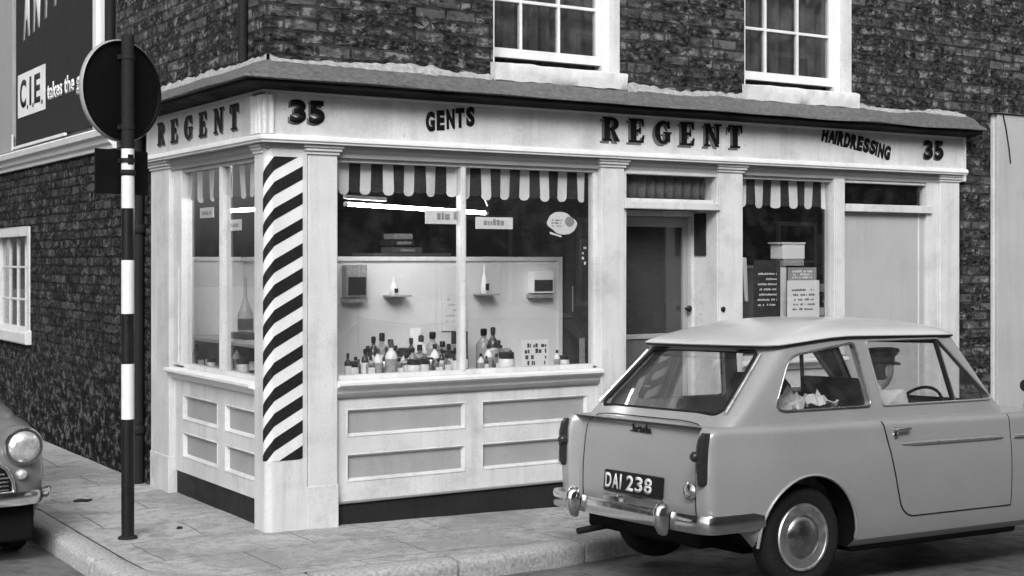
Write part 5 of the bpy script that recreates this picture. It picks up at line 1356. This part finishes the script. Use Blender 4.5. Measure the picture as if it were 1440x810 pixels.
MB().tube([(-.38, .38, .26), (-.60, .38, .245), (-.71, .385, .235)], .019, 12).build('exhaust_pipe', M['iron'], car, smooth=60)
mb = MB(); mb.box(-.56, -.30, -.5, .5, .24, .34); mb.box(-.2, 2.45, -.42, .42, .17, .30); mb.box(.37, 1.74, -.66, .66, .165, .26); mb.build('chassis', M['under'], car, bev=.02)  # widest box added to block light under the car
# wheels
def wheel(par, x, y, sg, r=.277, rim_r=.172, tw=.135, name='wheel'):
    wmt = empty(name, (x, y, r)); wmt.parent = par
    T = [(rim_r-.004, -.045), (rim_r+.02, -.055), (r-.045, -.066), (r-.016, -.058), (r-.003, -.040), (r, -.02), (r, .02), (r-.003, .040), (r-.016, .058), (r-.045, .066), (rim_r+.02, .055), (rim_r-.004, .045)]
    MB().lathe([(a, b_*sg) for a, b_ in T], n=48, axis='y').build('tyre', M['tyre'], wmt, smooth=40)
    Rm = [(.02, -.02), (rim_r-.03, -.03), (rim_r-.006, -.04), (rim_r+.006, -.048), (rim_r+.012, .050), (rim_r+.004, .060), (rim_r-.006, .052), (rim_r-.012, .030), (rim_r-.03, .022), (rim_r-.05, .034), (.10, .030), (.02, .030)]
    MB().lathe([(a, b_*sg) for a, b_ in Rm], n=48, axis='y').build('rim', M['wheelpaint'], wmt, smooth=30)
    H = [(.126, .030), (.128, .044), (.120, .058), (.100, .072), (.070, .083), (.035, .090), (.005, .092)]
    MB().lathe([(a, b_*sg) for a, b_ in H], n=40, axis='y').build('hub_cap', M['chrome_dull'], wmt, smooth=30)
    MB().lathe([(rim_r-.010, .056*sg), (rim_r-.006, .064*sg), (rim_r+.003, .067*sg), (rim_r+.008, .060*sg)], n=48, axis='y').build('rim_edge', M['bright'], wmt, smooth=30)
    return wmt
for x in (0, WB):
    for sg in (-1, 1): wheel(car, x+.018, sg*.60, sg)
# front end
for sg in (-1, 1):
    mb = MB().lathe([(.09, -.06), (.10, 0), (.092, .02), (.06, .04), (.02, .048)], (2.66, sg*.52, .60), 24, 'x'); hl = mb.build('headlight', M['lampglass'], car, smooth=50)
    MB().lathe([(.10, .0), (.11, .004), (.108, .02), (.098, .022)], (2.66, sg*.52, .60), 24, 'x').build('lamp_rim', M['chrome'], hl, smooth=50)
mb = MB()
for k in range(9): mb.box(2.735, 2.755, -.36, .36, .43+k*.03, .438+k*.03)
mb.build('grille', M['chrome'], car)
blade([(2.25, .73), (2.4, .735), (2.6, .72), (2.74, .62), (2.80, .35), (2.815, 0), (2.80, -.35), (2.74, -.62), (2.6, -.72), (2.4, -.735), (2.25, -.73)], .39, .085, .03, 'chrome', 'front_bumper', car, front=1)
# wing mirrors
for sg in (-1, 1):
    mr = MB().tube([(1.90, sg*.60, .84), (1.895, sg*.61, .93), (1.89, sg*.62, .985)], .006, 8).build('wing_mirror', M['chrome'], car, smooth=60)
    MB().lathe([(.036, -.0), (.038, .006), (.030, .020), (.012, .026)], (1.878, sg*.625, 1.025), 18, 'x').build('mirror_head', M['carddark'], mr, smooth=50)
# wipers and interior
def seat(x, y, w_, ztop=.93, lean=.16):
    rings = []
    for z, th, k in ((.40, .10, .95), (.48, .11, 1), (.75, .09, 1), (ztop-.06, .075, .97), (ztop, .03, .8)):
        s0 = x-(z-.40)*lean/.5; rings.append([(s0+a*th, y+b_*w_*k, z) for a, b_ in rect_round([(-.5, -.5), (.5, -.5), (.5, .5), (-.5, .5)], .18, 3)])
    a = MB().loft(rings).build('seat_back', M['seat'], car, smooth=50)
    rings = [[(s_, y+b_*w_, z_) for b_, z_ in rect_round([(-.5, .37), (.5, .37), (.5, .47), (-.5, .47)], .04, 3)] for s_ in (x-.02, x+.05, x+.42, x+.50)]
    MB().loft(rings).build('seat_cushion', M['seat'], car, smooth=50)
seat(.80, -.31, .50, 1.10); seat(.80, .31, .50, 1.10)
rings = []
for z, th in ((.40, .12), (.6, .12), (.80, .09), (.84, .04)): rings.append([(-.12-(z-.4)*.3+a*th, b_*1.10, z) for a, b_ in rect_round([(-.5, -.5), (.5, -.5), (.5, .5), (-.5, .5)], .12, 3)])
MB().loft(rings).build('rear_seat', M['seat'], car, smooth=50)
B(-.14, .18, -.55, .55, .37, .47).build('rear_seat_cushion', M['seat'], car, bev=.03)
B(-.46, -.26, -.56, .56, .86, .885).build('parcel_shelf', M['seat'], car, bev=.01)
B(1.42, 1.66, -.58, .58, .74, .90).build('dashboard', M['seat'], car, bev=.04)
mb = MB(); cw = Vector((1.28, -.31, .86)); ax_ = Vector((-.85, 0, .53)).normalized(); u_ = Vector((0, 1, 0)); v_ = ax_.cross(u_)
mb.tube([cw+(u_*math.cos(2*PI*k/28)+v_*math.sin(2*PI*k/28))*.185 for k in range(28)], .010, 8, closed=True); mb.tube([cw+u_*.18, cw-ax_*.02, cw-u_*.18], .008, 6); mb.tube([cw, cw-ax_*.3], .02, 8)
mb.build('steering_wheel', M['black'], car, smooth=60)
MB().tube([(.62, .575, 1.24), (.66, .60, .95)], .016, 8).build('far_pillar_pad', M['rubber'], car, smooth=60)

# crumpled newspaper on the back seat
mb = MB(); rn = random.Random(2)
def npf(u, v): 
    p = Vector((u*5, v*5, 3)); return (.22+u*.30, -.44+v*.36+.05*noise.noise(p*1.3), .90+.12*u*(1-u)*2+.14*abs(noise.noise(p))+.04*noise.noise(p*2.5))
mb.grid(npf, 14, 14); npz = mb.build('newspaper', M['paper']); npz.modifiers.new('t', 'SOLIDIFY').thickness = .006
tag(npz, 'crumpled pale paper bundle on the back seat of the saloon', 'newspaper')
mb2 = MB(); mb2.box(.20, .50, -.46, -.06, .38, .895); carton2 = mb2.build('parcel', M['cardgrey'], bev=.02); tag(carton2, 'grey parcel on the back seat under the crumpled paper', 'parcel')
npz.location = carton2.location = (CX, CY, CZ); npz.rotation_euler = carton2.rotation_euler = (-.030, .018, 0)

# ---------------- the small rounded car in the side street
mc = tag(empty('parked_car', (-1.88, .36, -.115), (0, 0, R(-90))), 'small round-nosed car at the left edge facing the camera, headlamp and grille showing', 'car')
mHW = [(.17, .60), (.22, .655), (.35, .685), (.50, .695), (.62, .695), (.70, .688), (.76, .672), (.80, .645), (.83, .60)]
mSN = [(.17, -.10), (.22, -.04), (.35, .0), (.50, .0), (.60, -.02), (.68, -.06), (.74, -.12), (.79, -.20), (.83, -.30)]
mST = [(.17, -2.90), (.25, -2.98), (.50, -3.03), (.70, -2.98), (.83, -2.85)]
def mlift(s, z): return z+(.37-z)*sm((s+.30)/.12) if z < .37 else z
def m_out(z):
    hw = interp(mHW, z); sn = interp(mSN, z); st = interp(mST, z); P = [(st, 0), (st+.01, hw*.5)]+bez_round((st+.02, hw*.6), (st+.04, hw), (st+.32, hw), 6)
    for k in range(1, 22): P.append((lerp(st+.32, sn-.26, k/21), hw))
    P += bez_round((sn-.26, hw), (sn-.045, hw-.005), (sn-.015, hw*.68), 8)[1:]+[(sn-.004, hw*.4), (sn, hw*.2), (sn, 0)]
    return [(s, y, mlift(s, z)) for s, y in P]+[(s, -y, mlift(s, z)) for s, y in P[-2:0:-1]]
def m_up(ring, f, fs, rise):      # bonnet: rises towards the windscreen
    o = []
    for s, y, z in ring:
        s2 = -1.5+(s+1.5)*fs; o.append((s2, y*f, z+rise*1.35*sm((-.08-s2)/.62)+.0))
    return o
mr_ = [m_out(z) for z in (.17, .22, .28, .35, .42, .50, .56, .62, .66, .70, .73, .76, .78, .80, .815, .83)]
tp_ = mr_[-1]; mr_ += [m_up(tp_, .97, .995, .03), m_up(tp_, .90, .985, .06), m_up(tp_, .75, .975, .085), m_up(tp_, .5, .965, .10), m_up(tp_, .2, .955, .11), m_up(tp_, .01, .955, .11)]
mr_ = [[(s, y*.01, z) for s, y, z in mr_[0]]]+mr_
mbody = MB().loft(mr_).build('body', M['mini'], mc)
cc = []
for x in (-.56, -2.59):
    for sg in (-1, 1): cc.append(MB().lathe([(.275, sg*.42), (.275, sg*.9)], (x, 0, .24), 40, 'y').build('cutter', []))
cut(mbody, cc); resmooth(mbody, 34)
def m_gh(z, sr, sf_, hw, rc=.12): return gh_ring(z, 0, sr, sf_, hw, rc, .05, .12)
cabr = [m_gh(.88, -2.78, -.86, .625), m_gh(.95, -2.76, -.90, .615), m_gh(1.24, -2.56, -1.22, .53), m_gh(1.27, -2.54, -1.25, .52), m_gh(1.31, -2.48, -1.32, .48), m_gh(1.335, -2.38, -1.42, .40), m_gh(1.35, -2.2, -1.6, .25), m_gh(1.353, -2.0, -1.8, .05, .02)]
mgh = MB().loft(cabr).build('cabin', M['mini'], mc)
mcab = [m_gh(.84, -2.74, -.92, .59), m_gh(1.24, -2.52, -1.26, .50), m_gh(1.27, -2.5, -1.29, .49)]
cut(mgh, [MB().loft(mcab).build('cutter', []), sidecut(rect_round([(-2.50, .96), (-1.92, .96), (-1.92, 1.22), (-2.40, 1.22)], .03)), sidecut(rect_round([(-1.86, .96), (-1.06, .96), (-1.32, 1.22), (-1.86, 1.22)], .03)),
     MB().prism([(-1.45, y, z) for y, z in rect_round([(-.53, .95), (.53, .95), (.46, 1.225), (-.46, 1.225)], .05)], (1.0, 0, 0)).build('cutter', [])]); resmooth(mgh, 34)
for sg in (-1, 1):
    for pts in ([(-2.52, .95), (-1.90, .95), (-1.90, 1.23), (-2.42, 1.23)], [(-1.88, .95), (-1.04, .95), (-1.31, 1.23), (-1.88, 1.23)]):
        MB().prism([(s, sg*(.615-(z-.95)*.29-.015), z) for s, z in pts], (0, sg*.003, 0)).build('side_glass', M['carglass'], mgh)
mb = MB(); f_ = lambda u, v: (lerp(-.915, -1.235, v)-.12*((2*u-1)*.88)**2, (2*u-1)*lerp(.54, .47, v), lerp(.94, 1.24, v))
mb.grid(f_, 12, 3); mb.grid(lambda u, v: tuple(Vector(f_(u, v))+Vector((-.004, 0, 0))), 12, 3); mb.build('windscreen', M['carglass'], mgh, smooth=60)
B(-1.25, -1.05, -.55, .55, .84, .92).build('dashboard', M['seat'], mc, bev=.02); 
for y in (-.3, .3): B(-1.95, -1.83, y-.22, y+.22, .5, .98).build('seat_back', M['seat'], mc, bev=.04)
for sg in (-1, 1):
    hy = sg*.535; hz = .695
    pod = MB().lathe([(.090, -.30), (.112, -.16), (.118, -.06), (.116, -.015), (.108, -.004), (.09, -.004)], (-.035, hy, hz), 32, 'x').build('wing_nacelle', M['mini'], mc, smooth=50)
    hl = MB().lathe([(.085, -.03), (.096, -.002), (.090, .018), (.062, .034), (.03, .043), (.005, .046)], (-.035, hy, hz), 28, 'x').build('headlight', M['lampglass'], mc, smooth=50)
    MB().lathe([(.094, .0), (.105, .002), (.110, .010), (.106, .018), (.094, .018)], (-.035, hy, hz), 32, 'x').build('lamp_rim', M['chrome'], hl, smooth=50)
    sdl = MB().lathe([(.030, -.02), (.032, .008), (.024, .020), (.006, .026)], (-.020, sg*.52, .535), 18, 'x').build('side_lamp', M['lampglass'], mc, smooth=50)
    MB().tube([(-.30, sg*.60, .83), (-.9, sg*.585, .925)], .004, 6).build('bonnet_seam', M['rubber'], mc)
    for x in (-.56, -2.59): wheel(mc, x, sg*.585, sg, r=.255, rim_r=.135)
mb = MB(); arch_ = [(.008, y, z) for y, z in [(-.47, .44), (-.465, .50), (-.43, .575), (-.35, .635), (-.2, .662), (0, .668), (.2, .662), (.35, .635), (.43, .575), (.465, .50), (.47, .44)]]
mb.tube(arch_, .012, 8); mb.tube([(.008, -.47, .44), (.010, 0, .43), (.008, .47, .44)], .009, 8)
gr = mb.build('grille', M['chrome'], mc, smooth=60)
mb = MB()
for k in range(8):
    z = .455+k*.023; hw = .44 if z < .53 else math.sqrt(max(.01, 1-((z-.44)/.235)**2))*.47; mb.tube([(.006, -hw, z), (.012, 0, z), (.006, hw, z)], .0048, 6)
mb.build('grille_bars', M['chrome_dull'], gr, smooth=60)
mb = MB(); mb.prism([(.002, y, z) for _, y, z in arch_], (.003, 0, 0)); mb.build('grille_backing', M['under'], gr)
blade([(-.20, .70), (-.10, .705), (-.01, .66), (.045, .50), (.062, .25), (.065, 0), (.062, -.25), (.045, -.50), (-.01, -.66), (-.10, -.705), (-.20, -.70)], .405, .078, .028, 'chrome', 'front_bumper', mc, front=1)
blade([(-2.85, -.70), (-3.0, -.66), (-3.07, -.45), (-3.09, 0), (-3.07, .45), (-3.0, .66), (-2.85, .70)], .405, .065, .024, 'chrome', 'rear_bumper', mc, front=1)
MB().box(-2.9, -.12, -.40, .40, .15, .26).build('chassis', M['under'], mc, bev=.02)
MB().box(-.10, -.05, -.60, .60, .14, .385).build('front_valance', M['under'], mc, bev=.02)

# ================================================================== the driver
def skin_fig(name, mat, verts, edges, root, sub=2):
    me = bpy.data.meshes.new(name); me.from_pydata([v[:3] for v in verts], edges, []); o = bpy.data.objects.new(name, me); COL.objects.link(o)
    me.materials.append(mat)
    o.modifiers.new('skin', 'SKIN'); s_ = o.modifiers.new('sub', 'SUBSURF'); s_.levels = s_.render_levels = sub
    if not me.skin_vertices: 
        bpy.context.view_layer.objects.active = o; 
    for i, v in enumerate(verts):
        sv = me.skin_vertices[0].data[i]; sv.radius = (v[3], v[4] if len(v) > 4 else v[3]); sv.use_root = (i == root); sv.use_loose = False
    bake_mod(o)
    for p in o.data.polygons: p.use_smooth = True
    o.data.materials.clear(); o.data.materials.append(mat)
    return o
Y0 = -.31
V = [(.90, Y0, .53, .13, .16), (.90, Y0, .66, .13, .16), (.91, Y0, .82, .14, .19), (.915, Y0, .965, .12, .19), (.89, Y0, 1.0, .060, .075), (.915, Y0, 1.02, .052, .055), (.935, Y0, 1.06, .055, .055),
     (.92, Y0-.175, .975, .078, .078), (1.0, Y0-.20, .74, .048, .048), (1.16, Y0-.13, .84, .036, .036), (1.20, Y0-.125, .90, .026, .03),
     (.92, Y0+.175, .975, .078, .078), (1.0, Y0+.20, .74, .048, .048), (1.16, Y0+.13, .84, .036, .036), (1.20, Y0+.125, .90, .026, .03),
     (1.02, Y0-.10, .53, .09, .09), (1.34, Y0-.12, .56, .065, .065), (1.50, Y0-.11, .42, .045, .045),
     (1.02, Y0+.10, .53, .09, .09), (1.34, Y0+.12, .56, .065, .065), (1.50, Y0+.11, .42, .045, .045)]
E = [(0,1),(1,2),(2,3),(3,4),(4,5),(5,6),(3,7),(7,8),(8,9),(9,10),(3,11),(11,12),(12,13),(13,14),(0,15),(15,16),(16,17),(0,18),(18,19),(19,20)]
person = skin_fig('person', M['coat'], V, E, 0)
tag(person, 'driver in a dark peaked cap and pale coat at the wheel of the grey saloon', 'person')
person.location = (CX, CY, CZ); person.rotation_euler = (-.030, .018, 0)
# head, facing forwards (+s)
mb = MB(); hc = Vector((.965, Y0, 1.130)); nr, nc = 22, 28; rings = []
def ga(x, m, w_): return math.exp(-((x-m)/w_)**2)
for i in range(1, nr):
    th = PI*i/nr; zz = math.cos(th); ring = []
    for k in range(nc):
        ph = 2*PI*k/nc; cx_, sy_ = math.cos(ph), math.sin(ph); r = math.sin(th)
        x = r*cx_*.098; y = r*sy_*.077; z = zz*.120
        fr_ = max(0, cx_)
        if z < -.02: x *= 1-.10*min(1, (-z-.02)/.1)*(1 if cx_ < 0 else .3); y *= 1-.28*min(1, (-z-.02)/.1)
        if cx_ > .55:
            nz = ga(z, -.012, .022)*ga(y, 0, .016)*.024+ga(z, .005, .03)*ga(y, 0, .012)*.010
            brow = ga(z, .030, .012)*.006; eye = -ga(z, .012, .014)*(ga(y, .030, .014)+ga(y, -.030, .014))*.009
            lip = ga(z, -.052, .010)*ga(y, 0, .026)*.007; chin = ga(z, -.092, .018)*ga(y, 0, .03)*.010
            x += nz+brow+eye+lip+chin
        ring.append(hc+Vector((x, y, z)))
    rings.append(ring)
mb.loft(rings)
hd = mb.build('head', M['skin'], person, smooth=80)
for sg in (-1, 1):
    mb = MB(); rings = []
    for a, b_ in ((-.010, .010), (-.004, .020), (.004, .022), (.008, .012)): rings.append([hc+Vector((-.012+b_*.75*math.cos(t), sg*(.077+a), -.004+b_*1.5*math.sin(t))) for t in [2*PI*k/12 for k in range(12)]])
    mb.loft(rings).build('ear', M['skin'], hd, smooth=60)
    MB().lathe([(.011, 0), (.009, .006), (.004, .009)], (hc.x+.082, hc.y+sg*.029, hc.z+.012), 10, 'x').build('eye', M['white'], hd, smooth=60)
    MB().lathe([(.005, 0), (.004, .003)], (hc.x+.0905, hc.y+sg*.029, hc.z+.012), 8, 'x').build('pupil', M['black'], hd, smooth=60)
mb = MB().tube([hc+Vector((.091, -.022, -.054)), hc+Vector((.097, 0, -.052)), hc+Vector((.091, .022, -.054))], .003, 6); mb.build('mouth', M['hair'], hd, smooth=60)
mb = MB(); rings = []
for z, k in ((-.055, .85), (-.03, 1.02), (.0, 1.04), (.03, 1.04), (.06, 1.0)):
    q = math.sqrt(max(.1, 1-(z/.125)**2)); rings.append([hc+Vector((-.012+ -abs(math.cos(t))*.094*q*k if True else 0, math.sin(t)*.0795*q*k, z)) for t in [PI/2+PI*j/16 for j in range(17)]])
hm = MB().loft([[*r_, *[Vector((p.x*.0+hc.x-.0+(p.x-hc.x)*.9, hc.y+(p.y-hc.y)*.93, p.z)) for p in reversed(r_)]] for r_ in rings]); hm.build('hair', M['hair'], hd, smooth=60)
# peaked cap
mb = MB(); rings = []
for z, rx, ry_, ox in ((.040, .104, .083, 0), (.050, .106, .085, 0), (.078, .106, .085, 0), (.086, .122, .102, -.002), (.108, .134, .114, .0), (.120, .128, .108, .0), (.127, .10, .08, .0), (.128, .02, .02, 0)):
    rings.append([hc+Vector((ox+rx*math.cos(t), ry_*math.sin(t), z+.10*(.012 if z > .08 else 0)+(.14*rx*math.cos(t) if z > .08 else 0)*.35)) for t in [2*PI*k/28 for k in range(28)]])
cap = mb.loft(rings).build('cap', M['black'], person, smooth=50)
mb = MB(); pk_ = []
for zoff in (0, .004): pk_.append([hc+Vector((.07+ (.085)*math.cos(t), .078*math.sin(t), .046+zoff-.022*max(0, math.cos(t)))) for t in [-PI/2+PI*k/14 for k in range(15)]])
mb.loft(pk_); mb.build('peak', M['lens'], cap, smooth=40)
MB().lathe([(.014, 0), (.012, .006), (.004, .008)], hc+Vector((.108, 0, .072)), 12, 'x').build('cap_badge', M['chrome'], cap, smooth=50)
# hands closed on the steering wheel
for sg in (-1, 1):
    c0 = cw+u_*(sg*.185*math.cos(.25))+v_*(.185*math.sin(.25)); wr_p = Vector((1.205, Y0+sg*.128, .900))
    HV = [tuple(wr_p)+(.024, .028), tuple(wr_p.lerp(c0, .45))+(.022, .034), tuple(wr_p.lerp(c0, .80)+Vector((0, sg*.012, .010)))+(.018, .036)]; HE = [(0, 1), (1, 2)]
    base = wr_p.lerp(c0, .80)+Vector((0, sg*.012, .014)); tan = (-u_*math.sin(.25)*1.0+v_*math.cos(.25)) if sg > 0 else (u_*math.sin(.25)+v_*math.cos(.25))
    fw_ = (c0-wr_p).normalized()
    for f_i, (o_, L) in enumerate(((-.030, .9), (-.010, 1.0), (.010, .97), (.029, .78))):
        b0 = base+tan*o_; i0 = len(HV)
        HV += [tuple(b0)+(.0085,), tuple(b0+fw_*.030*L+Vector((0, sg*.012, .008)))+(.0085,), tuple(b0+fw_*.046*L+Vector((0, sg*.010, -.014)))+(.008,), tuple(b0+fw_*.032*L+Vector((0, sg*.0, -.030)))+(.007,)]
        HE += [(2, i0), (i0, i0+1), (i0+1, i0+2), (i0+2, i0+3)]
    i0 = len(HV); HV += [tuple(wr_p.lerp(c0, .5)+tan*.034)+(.010,), tuple(wr_p.lerp(c0, .85)+tan*.046+Vector((0, -sg*.01, 0)))+(.009,), tuple(wr_p.lerp(c0, 1.05)+tan*.036+Vector((0, -sg*.015, .006)))+(.008,)]; HE += [(1, i0), (i0, i0+1), (i0+1, i0+2)]
    h_ = skin_fig('hand', M['skin'], HV, HE, 0, 1); h_.parent = person
